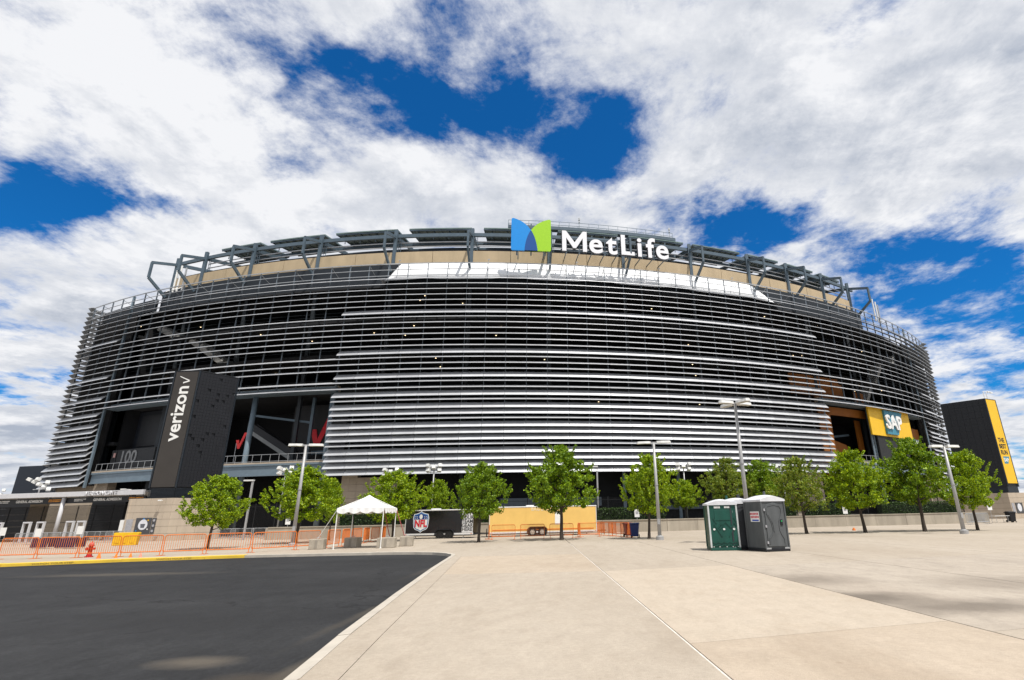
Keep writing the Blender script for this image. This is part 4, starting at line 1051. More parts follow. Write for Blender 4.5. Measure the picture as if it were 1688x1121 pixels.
def portal(loc, rz, label):
    t = thing('metal_detector', label, 'metal detector', loc, rz, 'walk-through metal detectors under the canopy')
    for s in (-1, 1):
        mb = MB(); mb.bbox((s * .44 - .055, -.13, 0), (s * .44 + .055, .13, 2.05)); mb.build('side_panel', FASC, t, bevel=.02)
    mb = MB(); mb.bbox((-.495, -.14, 2.052), (.495, .14, 2.22)); mb.build('header', FASC, t, bevel=.02)
    return t
first = None
for px in (17, 33, 78, 100, 147, 165, 214):
    x = canopy_x(px); p = wpt(x, -1.2 if px < 200 else .4)
    if first is None: first = portal(p, crz, 'pale walk-through metal detector frame standing under the entrance canopy'); o = first
    else:
        o = copy_tree(first); o.location = p
NAVYC = mat('navy_table_cloth', (.015, .012, .05), .8, 0, .2)
def cloth_table(px, w, label):
    p = on_ground(px, 904)
    t = thing('cloth_table', label, 'table', p, crz)
    mb = MB(); n = 24; vs = []
    for i in range(n + 1):
        x = -w / 2 + w * i / n; wv = .04 * math.sin(i * 1.9)
        vs += [(x, -.38 + 0, .76), (x, -.42 - wv, .08)]
    mb.add(vs, [(2 * i, 2 * i + 1, 2 * i + 3, 2 * i + 2) for i in range(n)])
    mb.bbox((-w / 2, -.38, .74), (w / 2, .38, .775)); mb.bbox((-w / 2 - .01, -.38, .1), (-w / 2 + .01, .38, .74)); mb.bbox((w / 2 - .01, -.38, .1), (w / 2 + .01, .38, .74)); mb.build('tablecloth', NAVYC, t)
    mb = MB()
    for sx in (-1, 1):
        for sy in (-1, 1): mb.tube((sx * (w / 2 - .12), sy * .3, 0), (sx * (w / 2 - .12), sy * .3, .74), .02, .02, 6)
    mb.build('legs', GALV, t)
cloth_table(72, 1.7, 'table under a dark navy cloth by the entrance barriers, farther from the hydrant')
cloth_table(115, 1.9, 'table under a dark navy cloth by the entrance barriers, nearer the hydrant')
for px, dy, z0_, lab in ((57, -4.6, .75, 'white notice board standing behind the farther navy table'), (126, -4.4, .9, 'white notice board standing behind the nearer navy table'), (195, -1.5, 1.0, 'tall white notice board beside the yellow tub'), (-2, -3.5, .9, 'white notice board at the far end of the entrance')):
    p = on_ground(px, {57: 899, 126: 897, 195: 892, -2: 899}[px]); t = thing('notice_board', lab, 'sign', p, crz)
    h_ = 1.2 if px == 195 else .75
    mb = MB(); mb.bbox((-.35, -.02, z0_), (.35, .02, z0_ + h_)); mb.build('board', WHITE, t)
    mb = MB(); mb.tube((-.3, .04, 0), (-.3, .04, z0_ + h_), .02, .02, 6); mb.tube((.3, .04, 0), (.3, .04, z0_ + h_), .02, .02, 6); mb.build('stand', GALV, t)

# crowd barriers
def barrier(material, bars=18, w=2.25, h=1.08):
    t = thing('crowd_barrier', '', 'barrier')
    mb = MB(); r = .027; cr = .12
    pts = [(-w / 2, 0, .22), (-w / 2, 0, h - cr)] + [(-w / 2 + cr - cr * math.cos(a), 0, h - cr + cr * math.sin(a)) for a in (rad(30), rad(60), rad(90))]
    pts += [(w / 2 - cr, 0, h)] + [(w / 2 - cr + cr * math.sin(a), 0, h - cr + cr * math.cos(a)) for a in (rad(30), rad(60), rad(90))] + [(w / 2, 0, .22), (-w / 2, 0, .22)]
    mb.path(pts, r, 7); mb.build('frame', material, t)
    mb = MB()
    for k in range(1, bars): x = -w / 2 + w * k / bars; mb.tube((x, 0, .22), (x, 0, h), .0115, .0115, 5, False)
    mb.build('bars', material, t)
    for s in (-1, 1):
        mb = MB(); x = s * (w / 2 - .04); mb.tube((x, 0, 0.02), (x, 0, .3), .02, .02, 6); mb.beam((x, -.3, .012), (x, .3, .012), .05, .024); mb.build('foot', material, t)
    return t
def place(src, used, loc, rz, label, group):
    o = src if not used else copy_tree(src)
    o.location = loc; o.rotation_euler = (0, 0, rz); tag(o, label, 'barrier', group)
    return o
ob0 = barrier(ORANGE)
line = [(-6, 922.5), (57, 921), (126, 919.5), (195, 918), (265, 916), (336, 913.5), (412, 911), (487, 906.5), (526, 904)]
P_ = [on_ground(*q) for q in line]
used = False
for p, q in zip(P_, P_[1:]):
    d_ = (q - p); n_ = max(1, int(round(d_.length / 2.45)))
    for k in range(n_):
        a_, c_ = p.lerp(q, k / n_), p.lerp(q, (k + 1) / n_); mid = (a_ + c_) / 2
        o = place(ob0, used, (mid.x, mid.y, 0), math.atan2(d_.y, d_.x), 'orange steel crowd barrier in the row behind the kerb', 'orange barriers along the kerb'); used = True
        o.scale.x = (c_ - a_).length / 2.36
pA, pB = Vector((-16.2, 36.2, 0)), Vector((-16.9, 49.5, 0)); n_ = 6
for k in range(n_):
    mid = pA.lerp(pB, (k + .5) / n_); d_ = pB - pA
    place(ob0, True, mid, math.atan2(d_.y, d_.x) + (.1 if k % 2 else -.04), 'orange steel crowd barrier in the file behind the white tent', 'orange barriers behind the tent')
row = [(800, 889.5), (846, 889), (897, 888), (945, 886.5)]
R_ = [Vector((-7.1, 44.6, 0)), Vector((-4.8, 44.3, 0)), Vector((-2.5, 44.5, 0)), Vector((-.2, 45.0, 0)), Vector((2.0, 46.2, 0))]
for p, q in zip(R_, R_[1:]):
    d_ = q - p; place(ob0, True, (p + q) / 2, math.atan2(d_.y, d_.x), 'orange steel crowd barrier in front of the yellow trailer', 'orange barriers before the yellow trailer')
for p, a_, lab in ((Vector((-7.3, 45.8, 0)), rad(100), 'orange steel crowd barrier turned end-on at the black trailer end of the yellow trailer row'), (Vector((.05, 46.2, 0)), rad(84), 'orange steel crowd barrier turned end-on beside the trunk before the yellow trailer')):
    place(ob0, True, p, a_, lab, None)
P2 = [Vector((2.4, 47.6, 0)), Vector((3.5, 43.9, 0))]
for k in range(5):
    place(ob0, True, Vector((1.6 + k * .55, 51 - k * 1.55, 0)) if False else Vector((2.0 + k * .42, 49.6 - k * 1.25, 0)), rad(-62 if k % 2 else -74), 'orange steel crowd barrier in the file leading to the blue bin', 'orange barriers by the blue bin')
gb0 = barrier(GALV); usedg = False
for px in (36, 58, 80, 102, 124, 146, 168, 186):
    p = on_ground(px, 899.5 - px * .03)
    place(gb0, usedg, p, crz, 'plain steel crowd barrier in the row before the metal detectors', 'steel barriers at the entrance'); usedg = True
for (px, py, Y) in ((368, 885, 58), (398, 884, 58), (432, 883, 59)):
    p = at_depth(px, py, Y); place(gb0, True, (p.x, p.y, 0), rad(5), 'plain steel crowd barrier in the dark gap past the tower base', 'steel barriers past the tower')
for k in range(3):
    p = Vector((41.5 + k * .55, 58.5 + k * .45, 0)); place(gb0, True, p, rad(12), 'plain steel crowd barrier parked at the low wall by the far tower', 'steel barriers by the low wall')
# yellow tub, hydrant, cones
p = on_ground(206, 899); t = thing('plastic_tub', 'yellow plastic water-filled barrier tub by the tower base', 'tub', (p.x, p.y, 0), rad(20)); sc_ = p.y / 40
mb = MB(); mb.prism([(-.8, 0), (.8, 0), (.86, .95), (.8, 1.0), (-.8, 1.0), (-.86, .95)], 'y', -.28, .28); mb.build('shell', mat('yellow_plastic', (.70, .42, .01), .5, 0, .15), t, bevel=.03)
mb = MB()
for x in (-.5, 0, .5): mb.bbox((x - .12, -.31, .2), (x + .12, -.27, .8))
mb.build('ribs', MATS['yellow_plastic'], t)
t.scale = (1.05,) * 3
HYD = mat('red_hydrant_paint', (.50, .02, .02), .45, 0, .15)
p = on_ground(146, 918.5); t = thing('fire_hydrant', 'red fire hydrant standing behind the yellow kerb', 'hydrant', (p.x, p.y, 0))
mb = MB(); mb.lathe([(.2, 0), (.2, .05), (.13, .07), (.13, .12), (.11, .16), (.105, .55), (.15, .56), (.15, .60), (.12, .62)], 14); mb.build('barrel', HYD, t, smooth=False)
mb = MB(); mb.lathe([(.13, .62), (.125, .68), (.09, .74), (.04, .78), (.03, .84)], 14); mb.build('bonnet', mat('faded_red_paint', (.52, .09, .075), .5, 0, .15), t)
for dx, dy, r in ((.2, 0, .055), (-.2, 0, .055), (0, -.22, .075)):
    mb = MB(); mb.tube((dx * .4, dy * .4, .44), (dx, dy, .44), r, r, 10); mb.tube((dx, dy, .44), (dx * 1.2, dy * 1.2, .44), r * 1.25, r * 1.25, 6); mb.build('nozzle_cap', HYD, t)
CONE = mat('orange_cone', (.80, .20, .02), .55, 0, .1)
for i, (px, py) in enumerate(((161, 925), (189.5, 924), (213.5, 923.2), (230, 922.8))):
    p = on_ground(px, py, -.13)
    t = thing('traffic_cone', 'small orange traffic cone on the road against the yellow kerb' if i < 3 else 'faded pink traffic cone on the road against the yellow kerb', 'cone', (p.x, p.y, -.128), 0, 'cones along the yellow kerb')
    cm = CONE if i < 3 else mat('faded_cone', (.72, .28, .2), .6)
    mb = MB(); mb.bbox((-.15, -.15, 0), (.15, .15, .025)); mb.build('base', cm, t)
    mb = MB(); mb.lathe([(.115, .026), (.025, .36), (.02, .365)], 14); mb.build('body', cm, t, smooth=False)
    t.scale = (.95,) * 3 if i else (1.15,) * 3

# ------------------------------------------------------------------ low walls, terrace, hedge, picket fence
LOWC = mat('low_wall_concrete', (.35, .31, .25), .85, 0, .2, .9, .3, 20, stretch=(1, 1, .25))
WL = [(-30.5, 55.0), (-14, 55.5), (9, 57.0), (22, 60.0), (36, 61.6), (47, 64.2)]
lw_ = thing('low_wall', 'long low pale concrete retaining wall running behind the trailers and trees', 'wall', (WL[0][0], WL[0][1], 0))
O_ = Vector((WL[0][0], WL[0][1]))
for p, q in zip(WL, WL[1:]):
    p, q = Vector(p) - O_, Vector(q) - O_; n_ = max(1, int((q - p).length / 3.0)); a_ = math.atan2((q - p).y, (q - p).x)
    for k in range(n_):
        c_ = p.lerp(q, (k + .5) / n_); L_ = (q - p).length / n_
        mb = MB(); mb.box((c_.x, c_.y, .55), (L_ - .02, .3, 1.1), a_); mb.build('panel', LOWC, lw_)
        mb = MB(); mb.box((c_.x, c_.y, 1.14), (L_ - .012, .42, .08), a_); mb.build('coping', LOWC, lw_)
mb = MB(); back_ = [(x, y + .16) for x, y in WL]
mb.add([(x, y, 1.02) for x, y in back_] + [(47, 140, 1.02), (-30.5, 140, 1.02)], [tuple(range(len(back_) + 2))]); struct(mb.build('terrace', FAR))
mb = MB(); mb.bbox((-30.8, 55, -.2), (-30.5, 76, 1.1)); struct(mb.build('terrace_edge', LOWC))
def picket(name, label, pts, z0, z1, sp, postsp=2.6, r=.011):
    t = thing(name, label, 'fence', (pts[0][0], pts[0][1], z0)); O_ = Vector((pts[0][0], pts[0][1], z0)); H_ = z1 - z0
    pk, rl = MB(), MB()
    for p, q in zip(pts, pts[1:]):
        p, q = Vector((*p, z0)) - O_, Vector((*q, z0)) - O_; L_ = (q - p).length
        for zz in (.15, H_ - .25): rl.beam(p + Vector((0, 0, zz)), q + Vector((0, 0, zz)), .035, .04)
        n_ = int(L_ / sp)
        for k in range(n_): c_ = p.lerp(q, k / n_); pk.beam(c_ + Vector((0, 0, .05)), c_ + Vector((0, 0, H_)), 2 * r, 2 * r)
        m_ = max(1, int(L_ / postsp))
        for k in range(m_ + 1): c_ = p.lerp(q, k / m_); mb = MB(); mb.beam(c_, c_ + Vector((0, 0, H_ + .1)), .07, .07); mb.build('post', BLACKF, t)
    rl.build('rails', BLACKF, t); pk.build('pickets', BLACKF, t, kind='stuff')
    return t
picket('picket_fence', 'black steel picket fence along the terrace behind the low wall', [(-29, 58.2), (-14, 58.4), (9, 59.6), (22, 62.6), (36, 64.0), (46, 66.4)], 1.02, 3.5, .13)
picket('picket_fence', 'tall black steel picket fence closing the dark gap past the tower base', [(-42.4, 64.6), (-31, 61.0)], 0, 3.6, .13)
# clipped hedges: boxes of small leaves
LEAFH = None
def leaf_mat(name, c1, c2, c3):
    mt = bpy.data.materials.new(name); mt.use_nodes = True; nt = mt.node_tree; N = nt.nodes; L = nt.links
    N.clear(); out = N.new('ShaderNodeOutputMaterial')
    geo = N.new('ShaderNodeNewGeometry'); ramp = N.new('ShaderNodeValToRGB')
    ramp.color_ramp.elements[0].color = (*c1, 1); ramp.color_ramp.elements[1].color = (*c3, 1)
    e_ = ramp.color_ramp.elements.new(.5); e_.color = (*c2, 1)
    L.new(geo.outputs['Random Per Island'], ramp.inputs[0])
    d = N.new('ShaderNodeBsdfDiffuse'); tr = N.new('ShaderNodeBsdfTranslucent'); gl = N.new('ShaderNodeBsdfGlossy'); gl.inputs['Roughness'].default_value = .45
    gl.inputs['Color'].default_value = (.5, .55, .45, 1)
    hs = N.new('ShaderNodeHueSaturation'); hs.inputs['Hue'].default_value = .485; hs.inputs['Value'].default_value = 1.35; hs.inputs['Saturation'].default_value = 1.1
    L.new(ramp.outputs[0], hs.inputs['Color']); L.new(ramp.outputs[0], d.inputs[0]); L.new(hs.outputs[0], tr.inputs[0])
    m1 = N.new('ShaderNodeMixShader'); m1.inputs[0].default_value = .30; L.new(d.outputs[0], m1.inputs[1]); L.new(tr.outputs[0], m1.inputs[2])
    m2 = N.new('ShaderNodeMixShader'); m2.inputs[0].default_value = .05; L.new(m1.outputs[0], m2.inputs[1]); L.new(gl.outputs[0], m2.inputs[2])
    L.new(m2.outputs[0], out.inputs[0]); return mt
LEAF = leaf_mat('maple_leaf', (.085, .17, .004), (.20, .31, .005), (.40, .51, .010))
LEAFD = leaf_mat('darker_maple_leaf', (.065, .14, .005), (.14, .24, .007), (.28, .40, .012))
LEAFB = leaf_mat('thinning_maple_leaf', (.09, .15, .012), (.16, .24, .016), (.31, .32, .05))
HEDGE = leaf_mat('hedge_leaf', (.018, .04, .010), (.03, .065, .014), (.055, .095, .02))
BARK = mat('grey_brown_bark', (.055, .043, .034), .9, 0, .3, 8, .6, 30, stretch=(1, 1, .3))
def leaves(vs, fs, c, n, r, size, rnd, flat=1.0, outdir=None):
    for _ in range(n):
        while True:
            p = Vector((rnd.uniform(-1, 1), rnd.uniform(-1, 1), rnd.uniform(-1, 1)))
            if p.length_squared <= 1: break
        q = Vector(c) + Vector((p.x * r, p.y * r, p.z * r * flat))
        s = size * rnd.uniform(.65, 1.25)
        nrm = (Vector((rnd.gauss(0, 1), rnd.gauss(0, 1), rnd.gauss(.55, .8))) + p * .8).normalized()
        t = nrm.orthogonal().normalized(); t = (Matrix.Rotation(rnd.uniform(0, 6.28), 3, nrm) @ t); b_ = nrm.cross(t)
        k = len(vs)
        vs += [tuple(q - t * s * .5), tuple(q + b_ * s * .42 - nrm * s * .12), tuple(q + t * s * .55), tuple(q - b_ * s * .42 - nrm * s * .12)]
        fs.append((k, k + 1, k + 2, k + 3))
def hedge(label, p, q, z, h, w):
    t = thing('hedge', label, 'hedge', (p[0], p[1], z)); d_ = Vector(q) - Vector(p); rnd = random.Random(int(p[0] * 7)); vs, fs = [], []
    L_ = d_.length; n_ = int(L_ * 260)
    for _ in range(n_):
        s = rnd.random(); face = rnd.random()
        x, y, zz = s * L_, rnd.uniform(-w / 2, w / 2), rnd.uniform(.05, h)
        if face < .5: y = -w / 2 + rnd.gauss(0, .05)
        elif face < .85: zz = h + rnd.gauss(0, .05)
        e = d_.normalized(); c_ = Vector((e.x * x - e.y * y, e.y * x + e.x * y, zz))
        leaves(vs, fs, c_, 1, .02, .13, rnd)
    mb = MB(); mb.v, mb.f = vs, fs; me = bpy.data.meshes.new('foliage'); me.from_pydata(vs, [], fs); me.materials.append(HEDGE)
    o = bpy.data.objects.new('foliage', me); col.objects.link(o); o.parent = t
    mb = MB(); a_ = math.atan2(d_.y, d_.x); c_ = d_ / 2; mb.box((c_.x, c_.y, h / 2 - .05), (L_ - .2, w - .25, h - .2), a_); mb.build('twigs', mat('hedge_core', (.012, .02, .008), .9, 0, .4, 4), t)
hedge('clipped dark hedge on the terrace behind the white tent', (-24.5, 57.2), (-15.5, 57.5), 1.02, 1.35, 1.0)
hedge('clipped dark hedge on the terrace behind the blue bin', (1.2, 58.3), (9.2, 58.8), 1.02, 1.3, 1.0)
hedge('clipped dark hedge on the terrace behind the maples, nearer the toilets', (25.2, 62.3), (30.5, 62.8), 1.02, 1.35, 1.0)
hedge('clipped dark hedge on the terrace behind the maples, nearer the far tower', (34, 62.9), (44.5, 65.2), 1.02, 1.35, 1.0)
hedge('clipped dark hedge on the terrace behind the black trailer', (-13.5, 57.3), (-6.5, 57.8), 1.02, 1.3, 1.0)
hedge('clipped dark hedge on the terrace behind the toilets', (17.5, 60.8), (24.2, 62.0), 1.02, 1.25, 1.0)
for px, lab in ((475, 'small white notice on the fence between lamp post and tent'), (1050, 'small white notice on the hedge fence above the blue bin'), (1393, 'small white notice on the fence between the sparse maple and the broad maple'), (1631, 'small white notice on the fence beside the black and yellow tower')):
    p = at_depth(px, {475: 858, 1050: 846, 1393: 841, 1631: 835}[px], {475: 55.2, 1050: 57.5, 1393: 61.2, 1631: 63.2}[px])
    t = thing('fence_notice', lab, 'sign', p); mb = MB(); mb.bbox((-.25, -.01, -.38), (.25, .01, .38)); mb.build('plate', WHITE, t); mb = MB(); mb.bbox((-.15, -.014, -.1), (.15, -.011, .2)); mb.build('symbol', MATS['pale_grey_notice'], t); mb = MB(); mb.tube((0, .03, -1.4), (0, .03, .3), .02, .02, 6); mb.build('stake', GALV, t)

# ------------------------------------------------------------------ trees
def limb(mb, pts, radii, n=7):
    for i in range(len(pts) - 1): mb.tube(pts[i], pts[i + 1], radii[i], radii[i + 1], n, i == len(pts) - 2)
def make_tree(seed, form, lmat, nclump, leafn, dens_size=.17):
    rnd = random.Random(seed)
    # nominal: height 6.6, crown base 1.55, crown width 4.8
    tk = MB(); H_ = 6.6
    lean = rnd.uniform(-.12, .12)
    trunk = [Vector((0, 0, -.05)), Vector((lean * .2, .02, .6)), Vector((lean * .5, 0, 1.5)), Vector((lean, .05, 2.8)), Vector((lean * 1.2, .0, 4.4)), Vector((lean * 1.4, .03, 5.6))]
    limb(tk, trunk, [.16, .12, .105, .08, .045, .012], 9)
    tips = []
    for k in range(13):
        a_ = k * 2.4 + rnd.uniform(-.4, .4); z_ = 1.65 + 3.2 * (k / 13); L_ = (2.0 - .32 * (z_ - 1.6)) * rnd.uniform(.7, 1.05)
        s = Vector((lean * .6, 0, z_)); e = s + Vector((math.cos(a_) * L_, math.sin(a_) * L_, L_ * rnd.uniform(.55, .95)))
        mid = s.lerp(e, .5) + Vector((0, 0, -.12)); limb(tk, [s, mid, e], [.05, .032, .008], 6); tips += [mid, e]
        for _ in range(2):
            e2_ = mid + Vector((rnd.uniform(-.7, .7), rnd.uniform(-.7, .7), rnd.uniform(.2, .7))); limb(tk, [mid, e2_], [.02, .005], 5); tips.append(e2_)
    tme = tk.mesh('trunk'); tme.materials.append(BARK)
    vs, fs = [], []
    def radius(z):          # crown outline by height 0..1
        t = (z - 1.95) / (H_ - 1.95)
        if form == 'round': return 2.35 * max(0, math.sin(math.pi * min(1, max(0, t * .93 + .07)) ** .75)) ** .75
        if form == 'cone': return 2.4 * (1 - t) ** .8 * min(1, t * 6 + .35)
        return 2.4 * max(0, math.sin(math.pi * min(1, max(0, t * .96 + .04)) ** .62)) ** .8
    ph = [rnd.uniform(0, 6.28) for _ in range(4)]
    for _ in range(nclump):
        z = 1.98 + (H_ - 2.08) * rnd.random() ** 1.12; a_ = rnd.uniform(0, 6.28)
        R_ = radius(z) * (1 + .20 * math.sin(3 * a_ + ph[0] + 1.6 * z) + .19 * math.sin(5 * a_ + ph[1] - 2.3 * z))
        rr_ = R_ * (rnd.random() ** .42)
        c_ = Vector((lean + rr_ * math.cos(a_), rr_ * math.sin(a_), z + rnd.gauss(0, .1) + .12 * R_ - .0))
        leaves(vs, fs, c_, leafn, rnd.uniform(.22, .42), dens_size, rnd, .75)
    for tp in tips:
        leaves(vs, fs, tp, int(leafn * .9), .32, dens_size, rnd, .8)
    for _ in range(52):      # leaders poking out of the outline
        a_ = rnd.uniform(0, 6.28); z = rnd.uniform(2.4, H_ - .3); R_ = radius(z) * 1.02
        st = Vector((lean + R_ * math.cos(a_), R_ * math.sin(a_), z)); dr = Vector((math.cos(a_) * .5, math.sin(a_) * .5, rnd.uniform(.5, 1.0))).normalized()
        for k in range(rnd.randint(3, 7)): leaves(vs, fs, st + dr * (k * .13), 8, .12, dens_size * .9, rnd)
    for k in range(5): leaves(vs, fs, Vector((lean, 0, H_ - .5 + k * .14)), 10, .14, dens_size * .9, rnd)
    cme = bpy.data.meshes.new('crown'); cme.from_pydata(vs, [], fs); cme.materials.append(lmat)
    return tme, cme
VAR = {'a': make_tree(1, 'egg', LEAF, 225, 46, .15), 'b': make_tree(2, 'round', LEAF, 225, 46, .15), 'c': make_tree(3, 'egg', LEAFD, 230, 46, .15), 'd': make_tree(4, 'cone', LEAF, 140, 40, .15), 'e': make_tree(5, 'egg', LEAFB, 170, 38, .15), 'f': make_tree(6, 'round', LEAFD, 220, 46, .15)}
TREES = [  # column, base row or None, depth, top row, crown width px, variant, spin, label
    (341, 38.5, 905, 783, 98, 'b', .3, 'bright green maple behind the orange barriers by the pale tower base'),
    (492, 45.0, None, 768, 112, 'a', 1.9, 'maple overlapped by the grey lamp post beside the dark gate'),
    (546, 50.5, None, 788, 52, 'd', 2.5, 'slim young tree just behind the white tent, beside the grey lamp post'),
    (650, 45.5, None, 776, 104, 'b', 4.0, 'bushy maple between the white tent and the black trailer'),
    (718, 57.5, None, 790, 52, 'a', 5.1, 'small tree on the terrace behind the black trailer'),
    (789, 40.3, 894, 762, 96, 'f', 0.9, 'maple between the black trailer and the yellow trailer'),
    (926, 41.0, 890, 733, 122, 'c', 2.2, 'tallest maple, standing in front of the yellow trailer'),
    (1070, 40.0, 888, 747, 92, 'a', 3.3, 'maple beside the blue bin and the straight two-headed lamp post'),
    (1132, 60.5, None, 790, 60, 'b', 1.2, 'small tree on the terrace under the floodlight mast'),
    (1203, 60.5, None, 753, 84, 'e', 2.9, 'thin-topped tree on the terrace behind the green toilet'),
    (1266, 61.5, None, 757, 76, 'f', 4.6, 'tree on the terrace behind the tall lamp post'),
    (1330, 43.0, 880, 752, 100, 'e', 0.2, 'sparse brownish maple behind the grey toilets'),
    (1427, 43.0, 878, 740, 108, 'a', 5.5, 'broad maple in front of the dark opening beside the yellow SAP board'),
    (1525, 43.1, 876, 720, 118, 'c', 1.4, 'tall dense maple in front of the yellow board'),
    (1612, 43.3, 874, 743, 92, 'b', 3.7, 'maple standing before the black and yellow tower'),
]
for (px, Y, by, ty, wpx, var, spin, lab) in TREES:
    zg = 1.02 if Y > 57 else 0.0
    if by: g_ = on_ground(px, by); 
    else: g_ = at_depth(px, 860, Y)
    Yd = g_.y
    top = at_depth(px, ty, Yd); ppm = F_PX / (Yd * math.cos(PITCH) ** 2)
    sz = (top.z - zg) / 6.75; sx = wpx / ppm / 4.9
    t = thing('maple_tree', lab, 'tree', (g_.x, Yd, zg), spin); t.scale = (sx, sx, sz); rt_ = random.Random(px); t.rotation_euler = (rt_.uniform(-.05, .05), rt_.uniform(-.05, .05), spin)
    for nm, me in zip(('trunk', 'crown'), VAR[var]):
        o = bpy.data.objects.new(nm, me); col.objects.link(o); o.parent = t
# ------------------------------------------------------------------ lamp posts
LAMPP = mat('grey_lamp_paint', (.36, .36, .36), .45, .2, .08)
def lamp_post(px, py, ty, Y, heads, label, rz=0.0):
    g_ = on_ground(px, py) if Y is None else at_depth(px, py, Y); top = at_depth(px, ty, g_.y)
    # follow the vertical so the head sits over the base
    H_ = top.z
    t = thing('lamp_post', label, 'lamp post', (g_.x, g_.y, 0), rz)
    mb = MB(); mb.lathe([(.26, 0), (.26, .22), (.17, .26), (.15, .28)], 16); mb.build('base', LAMPP, t)
    mb = MB(); mb.tube((0, 0, .27), (0, 0, H_), .13, .085, 16); mb.build('pole', LAMPP, t, smooth=True)
    mb = MB(); mb.lathe([(.14, H_ * .55), (.14, H_ * .55 + .05)], 12); mb.bbox((-.09, -.16, 1.0), (.09, -.11, 1.35)); mb.build('hand_hole', LAMPP, t)
    for k in range(heads):
        a_ = math.pi * 2 * k / heads
        d_ = Vector((math.cos(a_), math.sin(a_), 0)); n_ = Vector((-d_.y, d_.x, 0)); mb = MB()
        def Q(s, w, z): return tuple(d_ * s + n_ * w + Vector((0, 0, H_ + z)))
        mb.beam(Q(0, 0, .02), Q(.35, 0, .02), .09, .1); mb.build('arm', LAMPP, t)
        mb = MB(); pts = [(.22, .16), (.55, .24), (1.15, .18), (1.22, 0), (1.15, -.18), (.55, -.24), (.22, -.16)]
        n2_ = len(pts)
        mb.add([Q(s, w, -.04) for s, w in pts] + [Q(s * .97, w * .8, .12) for s, w in pts], [tuple(range(n2_ - 1, -1, -1)), tuple(range(n2_, 2 * n2_))] + [(i, (i + 1) % n2_, n2_ + (i + 1) % n2_, n2_ + i) for i in range(n2_)])
        hd = mb.build('lamp_head', mat('pale_lamp_head', (.62, .62, .60), .5), t)
        mb = MB(); mb.add([Q(s, w, -.052) for s, w in ((.5, .15), (1.0, .12), (1.0, -.12), (.5, -.15))], [(0, 1, 2, 3)]); mb.build('lens', mat('lamp_lens', (.5, .5, .48), .2), hd)
    return t
lamp_post(481, 902, 735, None, 2, 'grey lamp post with two flat heads behind the orange barriers', rad(10))
lamp_post(1088, 890, 730, None, 2, 'grey lamp post with two flat heads beside the maple and blue bin', rad(-8))
lamp_post(1239, 900, 665, 31.5, 4, 'tallest grey lamp post with four flat heads directly behind the toilets', rad(25))
lamp_post(1590, 880, 736, None, 2, 'grey lamp post with two flat heads before the far tower', rad(12))
def shoe_lamp(px, ty, Y, label):
    top = at_depth(px, ty, Y); t = thing('gate_lamp', label, 'lamp post', (top.x, Y, 0))
    mb = MB(); mb.beam((0, 0, 0), (0, 0, top.z), .16, .16); mb.build('pole', LAMPP, t)
    mb = MB(); mb.bbox((-.9, -.16, top.z + .001), (.1, .16, top.z + .14)); mb.build('lamp_head', MATS['pale_lamp_head'], t)
shoe_lamp(417, 793, 56.5, 'slim square lamp with one arm in the dark gap past the tower')
shoe_lamp(984, 770, 60, 'slim square lamp half hidden by the tallest maple crown')
def flood(px, ty, Y, label, zb_=1.02, hs=1.0, wide=False):
    top = at_depth(px, ty, Y); t = thing('floodlight_mast', label, 'floodlight', (top.x, Y, zb_)); h_ = top.z - zb_
    mb = MB(); mb.tube((0, 0, 0), (0, 0, h_ - .3), .09, .07, 10); mb.build('pole', LAMPP, t, smooth=True)
    mb = MB(); mb.beam((-.8 * hs, 0, h_ - .7), (.8 * hs, 0, h_ - .7), .08, .08); mb.beam((-.6 * hs, 0, h_ - .25), (.6 * hs, 0, h_ - .25), .08, .08); mb.build('crossarm', LAMPP, t)
    for (x, z) in ((-.65, 0), (.65, 0), (-.6, -.5), (.6, -.5), (0, -.2)) if not wide else ((-1.5, .5), (-.8, .2), (-.1, -.1), (.6, -.4), (1.2, -.7), (-.4, .5), (.9, .1)):
        mb = MB(); mb.box((x * hs, -.12, h_ + z), (.42 * hs, .42 * hs, .36 * hs), rad(40 * x), rad(-25)); hd = mb.build('lamp_head', MATS['pale_lamp_head'], t, bevel=.03)
flood(472, 772, 58.5, 'floodlight mast behind the maple in the dark gate', 0)
flood(716, 768, 60, 'floodlight mast rising behind the black trailer')
flood(1126, 766, 62, 'floodlight mast rising above the small terrace tree beside the blue bin')
flood(1288, 770, 63, 'floodlight mast in the foliage behind the grey toilets')
flood(645, 775, 60, 'floodlight mast with its top just above the bushy maple')
flood(68, 797, 66.5, 'cluster of pale floodlights tilted on the entrance canopy roof', zc + .2, 1.0, True)
flood(-2, 810, 68, 'cluster of pale floodlights at the far end of the entrance canopy roof', zc + .2, .8, True)

# ------------------------------------------------------------------ tent and its concrete ballast
tp = Vector((-13.7, 36.1, 0))
tn = thing('canopy_tent', 'small white canopy tent with scalloped valance beside the kerb', 'tent', tp, rad(3))
S_, EV, PK = 1.45, 2.40, 3.22
CLOTH = mat('white_tent_vinyl', (.80, .80, .79), .6, 0, .04)
mb = MB(); n = 10; apex = (0, 0, PK)
vs = []; fs = []
def roofz(x, y):
    r = max(abs(x), abs(y)) / S_; return EV + (PK - EV) * (1 - r) - .10 * math.sin(math.pi * r)
N_ = 16
for i in range(N_ + 1):
    for j in range(N_ + 1):
        x, y = -S_ + 2 * S_ * i / N_, -S_ + 2 * S_ * j / N_; vs.append((x, y, roofz(x, y) + .012 * math.sin(9 * x + 4 * y) * math.sin(7 * y)))
for i in range(N_):
    for j in range(N_): k = i * (N_ + 1) + j; fs.append((k, k + N_ + 1, k + N_ + 2, k + 1))
mb.add(vs, fs); rf = mb.build('roof', CLOTH, tn, smooth=False)
